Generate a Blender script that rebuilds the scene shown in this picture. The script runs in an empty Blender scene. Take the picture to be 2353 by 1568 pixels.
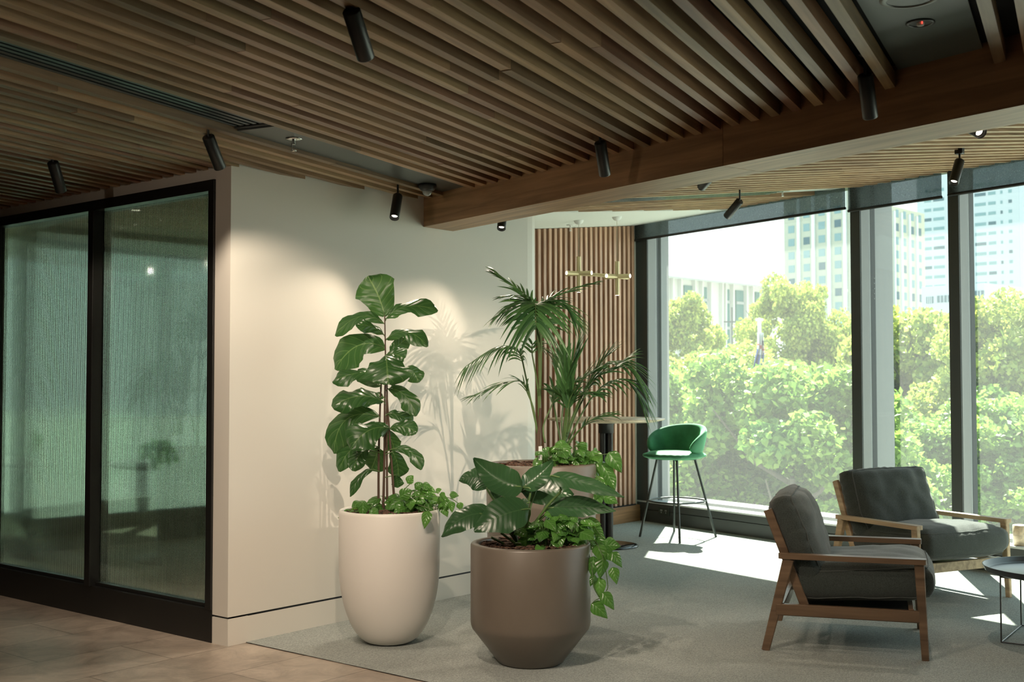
import bpy, math, random
from mathutils import Vector, Matrix, noise
R = math.radians
random.seed(11)
scn = bpy.context.scene
COL = scn.collection

# ------------------------------------------------------------------ camera
W, H, FPX = 2353.0, 1568.0, 2684.0
YAW, PIT, ROL = R(38.98), R(2.054), R(-0.047)
CAM = Vector((-3.776, -4.933, 1.35))
FW = Vector((math.cos(YAW)*math.cos(PIT), math.sin(YAW)*math.cos(PIT), math.sin(PIT)))
_r = Vector((math.sin(YAW), -math.cos(YAW), 0)); _u = _r.cross(FW)
RT = _r*math.cos(ROL) + _u*math.sin(ROL); UP = _u*math.cos(ROL) - _r*math.sin(ROL)
cd = bpy.data.cameras.new('camera'); cam = bpy.data.objects.new('camera', cd); COL.objects.link(cam)
cam.matrix_world = Matrix((RT, UP, -FW)).transposed().to_4x4(); cam.location = CAM
cd.sensor_width = 36; cd.lens = FPX/W*36; cd.clip_end = 900; cd.clip_start = .05
cd.dof.use_dof = True; cd.dof.focus_distance = 5.9; cd.dof.aperture_fstop = 5.6
scn.camera = cam
scn.view_settings.view_transform = 'Standard'; scn.view_settings.look = 'None'
scn.view_settings.gamma = 1; scn.view_settings.use_curve_mapping = False
scn.view_settings.exposure = 1.4
scn.cycles.max_bounces = 9; scn.cycles.diffuse_bounces = 4; scn.cycles.transparent_max_bounces = 24
scn.cycles.transmission_bounces = 8; scn.cycles.sample_clamp_indirect = 6
scn.cycles.caustics_refractive = False; scn.cycles.caustics_reflective = False
# ------------------------------------------------------------------ sky and sun
SKY, SUN = 0.95, 13.0
wd = bpy.data.worlds.new('sky'); scn.world = wd; wd.use_nodes = True
n = wd.node_tree; n.nodes.clear()
wo = n.nodes.new('ShaderNodeOutputWorld'); bg = n.nodes.new('ShaderNodeBackground'); bg.inputs[1].default_value = SKY
tc = n.nodes.new('ShaderNodeTexCoord'); sp = n.nodes.new('ShaderNodeSeparateXYZ'); rp = n.nodes.new('ShaderNodeValToRGB')
n.links.new(tc.outputs['Generated'], sp.inputs[0]); n.links.new(sp.outputs[2], rp.inputs[0])
rp.color_ramp.elements[0].position = 0.0; rp.color_ramp.elements[0].color = (.98, 1, .98, 1)
rp.color_ramp.elements[1].position = .7; rp.color_ramp.elements[1].color = (.50, .74, .86, 1)
n.links.new(rp.outputs[0], bg.inputs[0]); n.links.new(bg.outputs[0], wo.inputs[0])
SAZ, SEL = R(27), R(47.3)
sd = bpy.data.lights.new('sun', 'SUN'); sd.energy = SUN; sd.angle = R(.55); sd.color = (1, .94, .82)
so = bpy.data.objects.new('sun', sd); COL.objects.link(so)
sv = Vector((math.cos(SAZ)*math.cos(SEL), math.sin(SAZ)*math.cos(SEL), math.sin(SEL)))
so.rotation_euler = sv.to_track_quat('Z', 'Y').to_euler(); so.location = (20, 10, 25)

# ------------------------------------------------------------------ survey helpers (photo pixel -> point on a known surface)
def ray(x, y): return FW + RT*((x-W/2)/FPX) - UP*((y-H/2)/FPX)
def Z(x, y, z=0.0):
    d = ray(x, y); return CAM + d*((z-CAM.z)/d.z)
def D(x, y, dep): return CAM + ray(x, y)*dep
def dep_of(p): return (Vector(p)-CAM).dot(FW)
def PLN(x, y, p, nn):
    d = ray(x, y); return CAM + d*((Vector(p)-CAM).dot(Vector(nn))/d.dot(Vector(nn)))

# ------------------------------------------------------------------ mesh helpers
class MB:
    def __init__(s): s.v = []; s.f = []; s.sm = []; s.uv = []; s.mi = []
    def add(s, vs, fs, smooth=False, uvs=None, mi=0):
        o = len(s.v); s.v += [Vector(v) for v in vs]
        for i, f in enumerate(fs):
            s.f.append([o+k for k in f]); s.sm.append(smooth); s.mi.append(mi)
            s.uv.append([uvs[k] for k in f] if uvs else None)
        return s
    def box(s, lo, hi, M=None, bev=0, mi=0):
        x0, y0, z0 = lo; x1, y1, z1 = hi
        if bev:
            b = min(bev, abs(x1-x0)*.45, abs(y1-y0)*.45, abs(z1-z0)*.45)
            vs = []; 
            for X, sx in ((x0, 1), (x1, -1)):
                for Y, sy in ((y0, 1), (y1, -1)):
                    for ZZ, sz in ((z0, 1), (z1, -1)):
                        vs += [(X, Y+sy*b, ZZ+sz*b), (X+sx*b, Y, ZZ+sz*b), (X+sx*b, Y+sy*b, ZZ)]
            def q(i, j, k, a): return ((i*2+j)*2+k)*3+a
            fs = [[q(0,0,0,0),q(0,0,1,0),q(0,1,1,0),q(0,1,0,0)], [q(1,0,0,0),q(1,1,0,0),q(1,1,1,0),q(1,0,1,0)],
                  [q(0,0,0,1),q(1,0,0,1),q(1,0,1,1),q(0,0,1,1)], [q(0,1,0,1),q(0,1,1,1),q(1,1,1,1),q(1,1,0,1)],
                  [q(0,0,0,2),q(0,1,0,2),q(1,1,0,2),q(1,0,0,2)], [q(0,0,1,2),q(1,0,1,2),q(1,1,1,2),q(0,1,1,2)]]
            for j in (0, 1):
                for k in (0, 1):
                    fs.append([q(0,j,k,1),q(1,j,k,1),q(1,j,k,2),q(0,j,k,2)])
                    fs.append([q(j,0,k,0),q(j,1,k,0),q(j,1,k,2),q(j,0,k,2)])
                    fs.append([q(j,k,0,0),q(j,k,1,0),q(j,k,1,1),q(j,k,0,1)])
                    for i in (0, 1): fs.append([q(i,j,k,0),q(i,j,k,1),q(i,j,k,2)])
        else:
            vs = [(x0,y0,z0),(x1,y0,z0),(x1,y1,z0),(x0,y1,z0),(x0,y0,z1),(x1,y0,z1),(x1,y1,z1),(x0,y1,z1)]
            fs = [(0,3,2,1),(4,5,6,7),(0,1,5,4),(1,2,6,5),(2,3,7,6),(3,0,4,7)]
        if M is not None: vs = [M @ Vector(v) for v in vs]
        return s.add(vs, fs, mi=mi)
    def prism(s, base, top):
        m = len(base); fs = [list(range(m))[::-1], list(range(m, 2*m))] + [[i, (i+1) % m, m+(i+1) % m, m+i] for i in range(m)]
        return s.add(list(base)+list(top), fs)
    def bar(s, a, b, w, h, up=(0,0,1), ta=1, tb=1, bev=.004):
        a = Vector(a); b = Vector(b); d = (b-a).normalized(); up = Vector(up)
        x = d.cross(up).normalized(); y = x.cross(d)
        A = []; B = []
        for P, t, L in ((a, ta, A), (b, tb, B)):
            hw, hh = w/2*t, h/2*t; c = min(bev, hw*.5, hh*.5)
            for u, v in ((-hw+c,-hh),(hw-c,-hh),(hw,-hh+c),(hw,hh-c),(hw-c,hh),(-hw+c,hh),(-hw,hh-c),(-hw,-hh+c)): L.append(P+x*u+y*v)
        return s.prism(A, B)
    def tube(s, pts, r, n=10, cap=True, rs=None):
        pts = [Vector(p) for p in pts]; vs = []; fs = []; k = len(pts)
        ref = Vector((.13, .37, .92))
        d0 = (pts[1]-pts[0]).normalized()
        x = d0.cross(ref); 
        if x.length < .05: x = d0.cross(Vector((1, 0, 0)))
        x.normalize()
        for i, p in enumerate(pts):
            d = (pts[min(i+1, k-1)]-pts[max(i-1, 0)]).normalized()
            x = (x - d*x.dot(d)).normalized(); y = d.cross(x); rr = rs[i] if rs else r
            for j in range(n):
                a = 2*math.pi*j/n; vs.append(p + (x*math.cos(a)+y*math.sin(a))*rr)
        for i in range(k-1):
            for j in range(n): fs.append([i*n+j, i*n+(j+1) % n, (i+1)*n+(j+1) % n, (i+1)*n+j])
        s.add(vs, fs, True)
        if cap: s.add(vs[:n], [list(range(n))[::-1]]); s.add(vs[-n:], [list(range(n))])
        return s
    def lathe(s, prof, c=(0,0,0), n=64, smooth=True, mi=0):
        c = Vector(c); vs = []; fs = []; k = len(prof)
        for r, z in prof:
            for j in range(n):
                a = 2*math.pi*j/n; vs.append(c+Vector((r*math.cos(a), r*math.sin(a), z)))
        for i in range(k-1):
            for j in range(n): fs.append([i*n+j, i*n+(j+1) % n, (i+1)*n+(j+1) % n, (i+1)*n+j])
        return s.add(vs, fs, smooth, mi=mi)
    def build(s, name, mat, parent=None, loc=None):
        me = bpy.data.meshes.new(name); me.from_pydata(s.v, [], s.f)
        me.polygons.foreach_set('use_smooth', s.sm)
        if any(u for u in s.uv):
            ul = me.uv_layers.new(name='uv'); i = 0
            for f, u in zip(s.f, s.uv):
                for k in range(len(f)):
                    ul.data[i].uv = u[k] if u else (0, 0); i += 1
        for m in (mat if isinstance(mat, (list, tuple)) else [mat]): me.materials.append(m)
        if isinstance(mat, (list, tuple)): me.polygons.foreach_set('material_index', s.mi)
        me.update(); o = bpy.data.objects.new(name, me); COL.objects.link(o)
        if parent is not None: o.parent = parent
        return o
def tag(o, label=None, cat=None, group=None, kind=None):
    if label: o['label'] = label
    if cat: o['category'] = cat
    if group: o['group'] = group
    if kind: o['kind'] = kind
    return o
def empty(name, loc, rz=0, label=None, cat=None, group=None, kind=None):
    o = bpy.data.objects.new(name, None); COL.objects.link(o); o.location = loc; o.rotation_euler = (0, 0, rz); o.empty_display_size = .1
    return tag(o, label, cat, group, kind)
def rebase(o):
    """parts were modelled in world space: keep them in place under a parent Empty"""
    return o
def part(mb, name, mat, par, world=True):
    if world:
        off = par.location
        p = par
        while p.parent: p = p.parent; off = off + p.location
        mb.v = [v - off for v in mb.v]
    return mb.build(name, mat, par)
def struct(o, label=None): return tag(o, label, kind='structure')
def dupe(root, loc, rz=0, label=None):
    r = root.copy(); COL.objects.link(r); r.location = loc; r.rotation_euler = (0, 0, rz)
    if label: r['label'] = label
    for ch in root.children:
        c = ch.copy(); COL.objects.link(c); c.parent = r
        for g in ch.children:
            q = g.copy(); COL.objects.link(q); q.parent = c
    return r
def sm(o, lv=1):
    m = o.modifiers.new('sub', 'SUBSURF'); m.levels = lv; m.render_levels = lv; return o

# ------------------------------------------------------------------ materials
def mat(name, col=(.5,.5,.5), rough=.5, metal=0, **kw):
    m = bpy.data.materials.new(name); m.use_nodes = True; b = m.node_tree.nodes['Principled BSDF']
    b.inputs['Base Color'].default_value = (*col, 1); b.inputs['Roughness'].default_value = rough; b.inputs['Metallic'].default_value = metal
    for k, v in kw.items():
        k = k.replace('_', ' '); b.inputs[k].default_value = v
    return m
def nodes(m): return m.node_tree.nodes, m.node_tree.links, m.node_tree.nodes['Principled BSDF']
def noise_col(m, scale, c0, c1, detail=4, stretch=(1,1,1), p0=.35, p1=.65, bump=0, obj=True, dist=0):
    N, L, b = nodes(m); t = N.new('ShaderNodeTexCoord'); mp = N.new('ShaderNodeMapping'); mp.inputs['Scale'].default_value = stretch
    nz = N.new('ShaderNodeTexNoise'); nz.inputs['Scale'].default_value = scale; nz.inputs['Detail'].default_value = detail; nz.inputs['Distortion'].default_value = dist
    L.new(t.outputs['Object'], mp.inputs[0]); L.new(mp.outputs[0], nz.inputs[0])
    r = N.new('ShaderNodeValToRGB'); r.color_ramp.elements[0].position = p0; r.color_ramp.elements[1].position = p1
    r.color_ramp.elements[0].color = (*c0, 1); r.color_ramp.elements[1].color = (*c1, 1)
    L.new(nz.outputs[0], r.inputs[0]); L.new(r.outputs[0], b.inputs['Base Color'])
    if bump:
        bp = N.new('ShaderNodeBump'); bp.inputs['Strength'].default_value = bump; bp.inputs['Distance'].default_value = .004
        L.new(nz.outputs[0], bp.inputs['Height']); L.new(bp.outputs[0], b.inputs['Normal'])
    return nz, r
def wood(name, cols, ang=0.0, rough=.45, scale=1.0, vary=True, vert=False):
    """long-grained timber, each board (mesh island) with its own tone; grain runs along direction ang (or Z)"""
    m = mat(name, cols[0], rough); N, L, b = nodes(m)
    t = N.new('ShaderNodeTexCoord'); mp = N.new('ShaderNodeMapping'); g = N.new('ShaderNodeNewGeometry')
    mp.vector_type = 'POINT'; mp.inputs['Rotation'].default_value = (0, 0, -ang)
    m2 = N.new('ShaderNodeMapping'); m2.inputs['Scale'].default_value = (30, 30, 1.6) if vert else (1.6, 30, 30)
    ad = N.new('ShaderNodeVectorMath'); ad.operation = 'ADD'; ml = N.new('ShaderNodeMath'); ml.operation = 'MULTIPLY'; ml.inputs[1].default_value = 57.
    L.new(g.outputs['Random Per Island'], ml.inputs[0]); L.new(t.outputs['Object'], mp.inputs[0]); L.new(mp.outputs[0], m2.inputs[0])
    L.new(m2.outputs[0], ad.inputs[0]); L.new(ml.outputs[0], ad.inputs[1])
    nz = N.new('ShaderNodeTexNoise'); nz.inputs['Scale'].default_value = scale; nz.inputs['Detail'].default_value = 5; nz.inputs['Distortion'].default_value = .6
    L.new(ad.outputs[0], nz.inputs[0])
    r = N.new('ShaderNodeValToRGB'); els = r.color_ramp.elements; k = len(cols)
    while len(els) < k: els.new(.5)
    for i, c in enumerate(cols): els[i].position = i/(k-1); els[i].color = (*c, 1)
    L.new(g.outputs['Random Per Island'], r.inputs[0])
    mx = N.new('ShaderNodeMix'); mx.data_type = 'RGBA'; mx.blend_type = 'MULTIPLY'; mx.inputs[0].default_value = .75
    r2 = N.new('ShaderNodeValToRGB'); r2.color_ramp.elements[0].position = .3; r2.color_ramp.elements[1].position = .72
    r2.color_ramp.elements[0].color = (.45, .40, .36, 1); r2.color_ramp.elements[1].color = (1.25, 1.2, 1.15, 1)
    L.new(nz.outputs[0], r2.inputs[0]); L.new(r.outputs[0], mx.inputs[6]); L.new(r2.outputs[0], mx.inputs[7]); L.new(mx.outputs[2], b.inputs['Base Color'])
    bp = N.new('ShaderNodeBump'); bp.inputs['Strength'].default_value = .15; bp.inputs['Distance'].default_value = .002
    L.new(nz.outputs[0], bp.inputs['Height']); L.new(bp.outputs[0], b.inputs['Normal'])
    return m
TW, TS = R(73.8), R(12.9)           # directions of the window wall and of the ceiling slats
WDIR = Vector((math.cos(TW), math.sin(TW), 0)); WN = Vector((WDIR.y, -WDIR.x, 0)); W0 = Vector((5.947, 1.382, 0))
SDIR = Vector((math.cos(TS), math.sin(TS), 0)); SN = Vector((-math.sin(TS), math.cos(TS), 0))
AN = math.atan2(WN.y, WN.x)
M = {}
M['wall'] = mat('warm_white_paint', (.71, .675, .605), .42)
M['ceil_white'] = mat('white_ceiling_paint', (.82, .84, .80), .7)
M['back'] = mat('far_wall_paint', (.13, .115, .10), .8)
M['black'] = mat('black_metal', (.012, .012, .011), .38, .0)
M['gasket'] = mat('black_rubber', (.008, .009, .01), .6)
M['lampblack'] = mat('matte_black_lamp', (.018, .020, .019), .38)
M['void'] = mat('ceiling_void_black', (.006, .006, .006), .9)
M['panel'] = mat('dark_ceiling_panel', (.050, .056, .052), .35)
M['slat'] = wood('slat_timber', [(.21,.12,.062), (.43,.27,.145), (.26,.13,.08), (.54,.37,.21), (.33,.23,.12), (.19,.115,.065)], TS)
M['slat2'] = wood('lounge_slat_timber', [(.40,.255,.14), (.50,.34,.195), (.36,.225,.125)], AN)
M['wslat'] = wood('wall_slat_timber', [(.44,.25,.18), (.54,.34,.235), (.40,.235,.165), (.52,.36,.27)], vert=True)
M['beam'] = wood('beam_timber', [(.34,.205,.11), (.37,.225,.12)], TW)
M['plinth'] = wood('plinth_timber', [(.40,.22,.11), (.44,.25,.13)], 0)
M['oak'] = wood('pale_ash', [(.48,.37,.23), (.54,.42,.27)], R(90), rough=.5, scale=.8)
M['walnut'] = wood('brown_ash', [(.165,.108,.066), (.20,.133,.084)], R(90), rough=.4, scale=.8)
M['oaktop'] = wood('pale_oak_top', [(.74,.63,.46), (.80,.69,.52)], .2, rough=.35)
M['alu'] = mat('grey_aluminium', (.26, .265, .26), .45, .2)
M['alu_dark'] = mat('dark_grey_aluminium', (.055, .062, .06), .4, .2)
M['sill'] = mat('pale_sill', (.62, .64, .64), .35)
M['chrome'] = mat('chrome', (.7, .7, .68), .12, 1)
M['whiteplastic'] = mat('white_plastic', (.8, .8, .78), .4)
M['brass'] = mat('pale_brass', (.70, .60, .36), .38, .55)
M['tray'] = mat('dark_grey_enamel', (.055, .058, .06), .32)
M['steel'] = mat('dark_green_grey_steel', (.045, .055, .05), .4, .3)
M['blackglass'] = mat('polished_black_base', (.012, .012, .013), .07)
M['pot_white'] = mat('matte_white_pot', (.70, .67, .62), .40)
M['pot_grey'] = mat('taupe_pot', (.185, .158, .128), .38)
noise_col(M['pot_grey'], 3, (.125,.104,.082), (.155,.131,.105), 5, (1,1,.5))
M['soil'] = mat('bark_mulch', (.06, .03, .02), .9); noise_col(M['soil'], 90, (.018,.010,.007), (.15,.075,.045), 6, bump=1)
M['carpet'] = mat('grey_green_carpet', (.2,.21,.2), .95)
noise_col(M['carpet'], 120, (.22,.24,.225), (.42,.44,.41), 6, (1,2.0,1), .32, .68, bump=.5)
M['carpet'].node_tree.nodes['Principled BSDF'].inputs['Specular IOR Level'].default_value = .1
def tile_mat():
    m = mat('beige_stone_tile', (.4,.33,.26), .34); N, L, b = nodes(m)
    t = N.new('ShaderNodeTexCoord'); br = N.new('ShaderNodeTexBrick'); mp = N.new('ShaderNodeMapping')
    mp.inputs['Location'].default_value = (.335, .46, 0); mp.inputs['Rotation'].default_value = (0, 0, 0)
    L.new(t.outputs['Object'], mp.inputs[0]); L.new(mp.outputs[0], br.inputs[0])
    br.inputs['Scale'].default_value = 1; br.inputs['Brick Width'].default_value = .90; br.inputs['Row Height'].default_value = .45
    br.inputs['Mortar Size'].default_value = .004; br.inputs['Mortar Smooth'].default_value = .1; br.offset = .5
    br.inputs['Color1'].default_value = (.43, .365, .30, 1); br.inputs['Color2'].default_value = (.34, .285, .235, 1); br.inputs['Mortar'].default_value = (.20, .165, .13, 1)
    nz = N.new('ShaderNodeTexNoise'); nz.inputs['Scale'].default_value = 4.5; nz.inputs['Detail'].default_value = 10; nz.inputs['Distortion'].default_value = .8; nz.inputs['Roughness'].default_value = .72
    L.new(t.outputs['Object'], nz.inputs[0]); r = N.new('ShaderNodeValToRGB')
    r.color_ramp.elements[0].position = .32; r.color_ramp.elements[0].color = (.66, .64, .62, 1); r.color_ramp.elements[1].position = .62; r.color_ramp.elements[1].color = (1.22, 1.2, 1.18, 1)
    L.new(nz.outputs[0], r.inputs[0]); mx = N.new('ShaderNodeMix'); mx.data_type = 'RGBA'; mx.blend_type = 'MULTIPLY'; mx.inputs[0].default_value = 1
    L.new(br.outputs['Color'], mx.inputs[6]); L.new(r.outputs[0], mx.inputs[7]); L.new(mx.outputs[2], b.inputs['Base Color'])
    return m
M['tile'] = tile_mat()
def fabric(name, c0, c1, sc=160, sheen=.3):
    m = mat(name, c0, .95); noise_col(m, sc, c0, c1, 5, (1,1,2.5), .3, .7, bump=.35)
    b = m.node_tree.nodes['Principled BSDF']; b.inputs['Sheen Weight'].default_value = sheen; b.inputs['Specular IOR Level'].default_value = .15
    return m
M['fab'] = fabric('charcoal_fabric', (.032,.040,.037), (.070,.083,.076))
M['piping'] = mat('charcoal_piping', (.085,.095,.09), .9)
M['velvet'] = mat('green_velvet', (.035, .19, .085), .75, 0, Sheen_Weight=.9, Sheen_Roughness=.35)
M['velvet'].node_tree.nodes['Principled BSDF'].inputs['Sheen Tint'].default_value = (.35, .9, .5, 1)
noise_col(M['velvet'], 6, (.018,.12,.05), (.045,.22,.10), 4)
def leafmat(name, c0, c1, vein, rough=.28, trans=.35, nv=7, veins=True, bmp=.5):
    m = mat(name, c0, rough); N, L, b = nodes(m)
    uv = N.new('ShaderNodeUVMap'); s = N.new('ShaderNodeSeparateXYZ'); L.new(uv.outputs[0], s.inputs[0])
    g = N.new('ShaderNodeNewGeometry'); r = N.new('ShaderNodeValToRGB')
    r.color_ramp.elements[0].color = (*c0, 1); r.color_ramp.elements[1].color = (*c1, 1); L.new(g.outputs['Random Per Island'], r.inputs[0])
    def mth(op, a, bb=None, c=None):
        q = N.new('ShaderNodeMath'); q.operation = op
        for i, x in enumerate((a, bb, c)):
            if x is None: continue
            if isinstance(x, (int, float)): q.inputs[i].default_value = x
            else: L.new(x, q.inputs[i])
        return q.outputs[0]
    col = r.outputs[0]
    if veins:
        av = mth('ABSOLUTE', s.outputs[1])
        mid = mth('LESS_THAN', av, .035)
        fr = mth('FRACT', mth('SUBTRACT', mth('MULTIPLY', s.outputs[0], nv), mth('MULTIPLY', av, 1.6)))
        sd_ = mth('LESS_THAN', fr, .085)
        vv = mth('MAXIMUM', mid, mth('MULTIPLY', sd_, .6))
        mx = N.new('ShaderNodeMix'); mx.data_type = 'RGBA'; L.new(vv, mx.inputs[0]); L.new(col, mx.inputs[6]); mx.inputs[7].default_value = (*vein, 1)
        col = mx.outputs[2]
        bp = N.new('ShaderNodeBump'); bp.inputs['Strength'].default_value = bmp; bp.inputs['Distance'].default_value = .004
        L.new(mth('SUBTRACT', 1, mth('ABSOLUTE', mth('SUBTRACT', mth('MULTIPLY', fr, 2), 1))), bp.inputs['Height']); L.new(bp.outputs[0], b.inputs['Normal'])
    L.new(col, b.inputs['Base Color'])
    tr = N.new('ShaderNodeBsdfTranslucent'); ms = N.new('ShaderNodeMixShader'); ms.inputs[0].default_value = trans
    hs = N.new('ShaderNodeHueSaturation'); hs.inputs['Hue'].default_value = .475; hs.inputs['Value'].default_value = 1.9; L.new(col, hs.inputs['Color']); L.new(hs.outputs[0], tr.inputs[0])
    out = N['Material Output']; L.new(b.outputs[0], ms.inputs[1]); L.new(tr.outputs[0], ms.inputs[2]); L.new(ms.outputs[0], out.inputs[0])
    return m
M['fig'] = leafmat('fiddle_leaf', (.014,.045,.016), (.035,.105,.024), (.085,.16,.05), .30, .26, 6)
M['philo'] = leafmat('philodendron_leaf', (.016,.050,.022), (.034,.095,.032), (.045,.105,.04), .29, .20, 11, bmp=.18)
M['palm'] = leafmat('palm_leaf', (.022,.070,.024), (.060,.150,.045), (.1,.2,.08), .32, .30, veins=False)
M['pothos'] = leafmat('pothos_leaf', (.040,.130,.022), (.10,.26,.045), (.16,.32,.10), .28, .32, 5)
M['stem'] = mat('green_stem', (.07, .13, .035), .5)
M['bark'] = mat('brown_stem', (.075, .045, .028), .8)
M['trunk'] = mat('tree_bark', (.10, .085, .06), .9)
def treemat(name, c0, c1):
    m = mat(name, c0, .6); N, L, b = nodes(m); g = N.new('ShaderNodeNewGeometry'); r = N.new('ShaderNodeValToRGB')
    r.color_ramp.elements[0].color = (*c0, 1); r.color_ramp.elements[1].color = (*c1, 1); L.new(g.outputs['Random Per Island'], r.inputs[0]); L.new(r.outputs[0], b.inputs['Base Color'])
    tr = N.new('ShaderNodeBsdfTranslucent'); ms = N.new('ShaderNodeMixShader'); ms.inputs[0].default_value = .45
    L.new(r.outputs[0], tr.inputs[0]); L.new(b.outputs[0], ms.inputs[1]); L.new(tr.outputs[0], ms.inputs[2]); L.new(ms.outputs[0], N['Material Output'].inputs[0])
    return m
M['tree'] = treemat('plane_tree_leaves', (.085, .19, .028), (.36, .52, .10))
M['treey'] = treemat('yellow_green_leaves', (.14, .225, .03), (.54, .58, .12))
def glassmat(name, tint=(.9,.95,.93), haze=.03):
    m = bpy.data.materials.new(name); m.use_nodes = True; N, L = m.node_tree.nodes, m.node_tree.links; N.clear()
    out = N.new('ShaderNodeOutputMaterial'); t = N.new('ShaderNodeBsdfTransparent'); t.inputs[0].default_value = (*tint, 1)
    g = N.new('ShaderNodeBsdfGlossy'); g.inputs['Roughness'].default_value = .02; f = N.new('ShaderNodeMath'); f.operation = 'MULTIPLY_ADD'; lw = N.new('ShaderNodeLayerWeight'); lw.inputs[0].default_value = .5; pw = N.new('ShaderNodeMath'); pw.operation = 'POWER'; pw.inputs[1].default_value = 5; L.new(lw.outputs['Facing'], pw.inputs[0]); L.new(pw.outputs[0], f.inputs[0]); f.inputs[1].default_value = .9; f.inputs[2].default_value = .035
    df = N.new('ShaderNodeBsdfTranslucent'); df.inputs[0].default_value = (.9, .95, .95, 1)
    m1 = N.new('ShaderNodeMixShader'); m1.inputs[0].default_value = haze; m2 = N.new('ShaderNodeMixShader')
    L.new(t.outputs[0], m1.inputs[1]); L.new(df.outputs[0], m1.inputs[2]); L.new(f.outputs[0], m2.inputs[0])
    L.new(m1.outputs[0], m2.inputs[1]); L.new(g.outputs[0], m2.inputs[2]); L.new(m2.outputs[0], out.inputs[0]); return m
M['glass'] = glassmat('window_glass', haze=.028)
M['reed'] = mat('reeded_glass', (.72, .86, .78), .03, 0, Transmission_Weight=1.0, IOR=1.45)
def blindmat():
    m = bpy.data.materials.new('blind_mesh_fabric'); m.use_nodes = True; N, L = m.node_tree.nodes, m.node_tree.links; N.clear()
    out = N.new('ShaderNodeOutputMaterial'); t = N.new('ShaderNodeBsdfTransparent'); t.inputs[0].default_value = (.92, .98, 1, 1)
    d = N.new('ShaderNodeBsdfDiffuse'); tl = N.new('ShaderNodeBsdfTranslucent'); tcd = N.new('ShaderNodeTexCoord')
    nz = N.new('ShaderNodeTexNoise'); nz.inputs['Scale'].default_value = 130; L.new(tcd.outputs['Object'], nz.inputs[0])
    r = N.new('ShaderNodeValToRGB'); r.color_ramp.elements[0].color = (.055, .064, .066, 1); r.color_ramp.elements[1].color = (.24, .275, .28, 1)
    L.new(nz.outputs[0], r.inputs[0]); L.new(r.outputs[0], d.inputs[0]); L.new(r.outputs[0], tl.inputs[0])
    a = N.new('ShaderNodeMixShader'); a.inputs[0].default_value = .4; L.new(d.outputs[0], a.inputs[1]); L.new(tl.outputs[0], a.inputs[2])
    b = N.new('ShaderNodeMixShader'); b.inputs[0].default_value = .30; L.new(a.outputs[0], b.inputs[1]); L.new(t.outputs[0], b.inputs[2]); L.new(b.outputs[0], out.inputs[0]); return m
M['blind'] = blindmat()
def emis(name, col, st):
    m = mat(name, col, .4); b = m.node_tree.nodes['Principled BSDF']; b.inputs['Emission Color'].default_value = (*col, 1); b.inputs['Emission Strength'].default_value = st; return m
M['lens'] = emis('lit_lamp_lens', (1, .86, .70), 4)
M['red'] = emis('red_led', (1, .08, .05), .8)

# ------------------------------------------------------------------ setting: floor, walls, ceilings
ZC = 2.48                                   # underside of the main slats
KT = .127                                   # rise of the lounge ceiling toward the window
def zt(x, y): return 2.905 + KT*((Vector((x, y, 0))-W0).dot(WN))
def poly(name, pts, m, label=None, up=True):
    o = MB().add(pts, [list(range(len(pts)))]).build(name, m); return struct(o, label)
def wp(s, d, z=0): return Vector((W0.x, W0.y, z)) + WDIR*s + WN*d      # window-wall coordinates: along, outward, height
fl = MB()
fl.add([(-9,-14,0), (.3,-14,0), (.3,.12,0), (-9,.12,0)], [[0,1,2,3]]); fl.add([(-9,.12,0),(0,.12,0),(0,5,0),(-9,5,0)], [[0,1,2,3]])
struct(fl.build('floor_tile', M['tile']), 'beige stone tile floor in front of the fluted glass')
a_, b_ = wp(.1, .3), wp(-15.6, .3)
cp = MB(); cp.add([(.115,-14,.004), (b_.x,b_.y,.004), (a_.x,a_.y,.004), (2.4,1.5,.004), (2.4,.02,.004), (.115,.02,.004)], [[0,1,2,3,4,5]])
struct(cp.build('floor_carpet', M['carpet']), 'grey green carpet of the lounge')
# white wall with a rounded free end
def wall_path():
    pts = [(0.0, .0)]
    for i in range(7): a = R(-90+15*i); pts.append((2.49+.24*math.cos(a), .24+.24*math.sin(a)))
    pts.append((2.73, 1.44)); return pts
wp_ = wall_path()
mb = MB()
for i in range(len(wp_)-1):
    (x0, y0), (x1, y1) = wp_[i], wp_[i+1]
    mb.add([(x0,y0,.147), (x1,y1,.147), (x1,y1,2.9), (x0,y0,2.9)], [[0,1,2,3]], smooth=(0 < i < 7))
mb.box((0, .128, 2.424), (.13, 5, 2.9)); mb.add([(0,0,.147),(0,0,2.9),(0,.1285,2.9),(0,.1285,.147)], [[0,1,2,3]]); mb.add([(0,.128,.147),(0,.128,2.424),(.13,.128,2.424),(.13,.128,.147)], [[0,1,2,3]])
mb.add([(0,.001,.147),(0,.001,2.9),(2.7,1.4,2.9),(2.7,1.4,.147)], [[0,1,2,3]])
struct(mb.build('wall_white', M['wall']), 'warm white wall behind the planters with a rounded end')
mb = MB(); off = .006
bp_ = [(x, y) for x, y in wp_]
for i in range(len(bp_)-1):
    (x0, y0), (x1, y1) = bp_[i], bp_[i+1]
    mb.add([(x0,y0-.001,0), (x1,y1-.001,0), (x1,y1-.001,.137), (x0,y0-.001,.137)], [[0,1,2,3]], smooth=(0 < i < 7))
mb.add([(-.001,-.001,0),(-.001,-.001,.137),(-.001,.128,.137),(-.001,.128,0)], [[0,1,2,3]]); mb.add([(-.001,-.001,.137),(.13,-.001,.137),(.13,.128,.137),(-.001,.128,.137)], [[0,1,2,3]])
struct(mb.build('baseboard_white', M['wall']), 'white flush baseboard under the white wall')
mb = MB()
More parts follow.
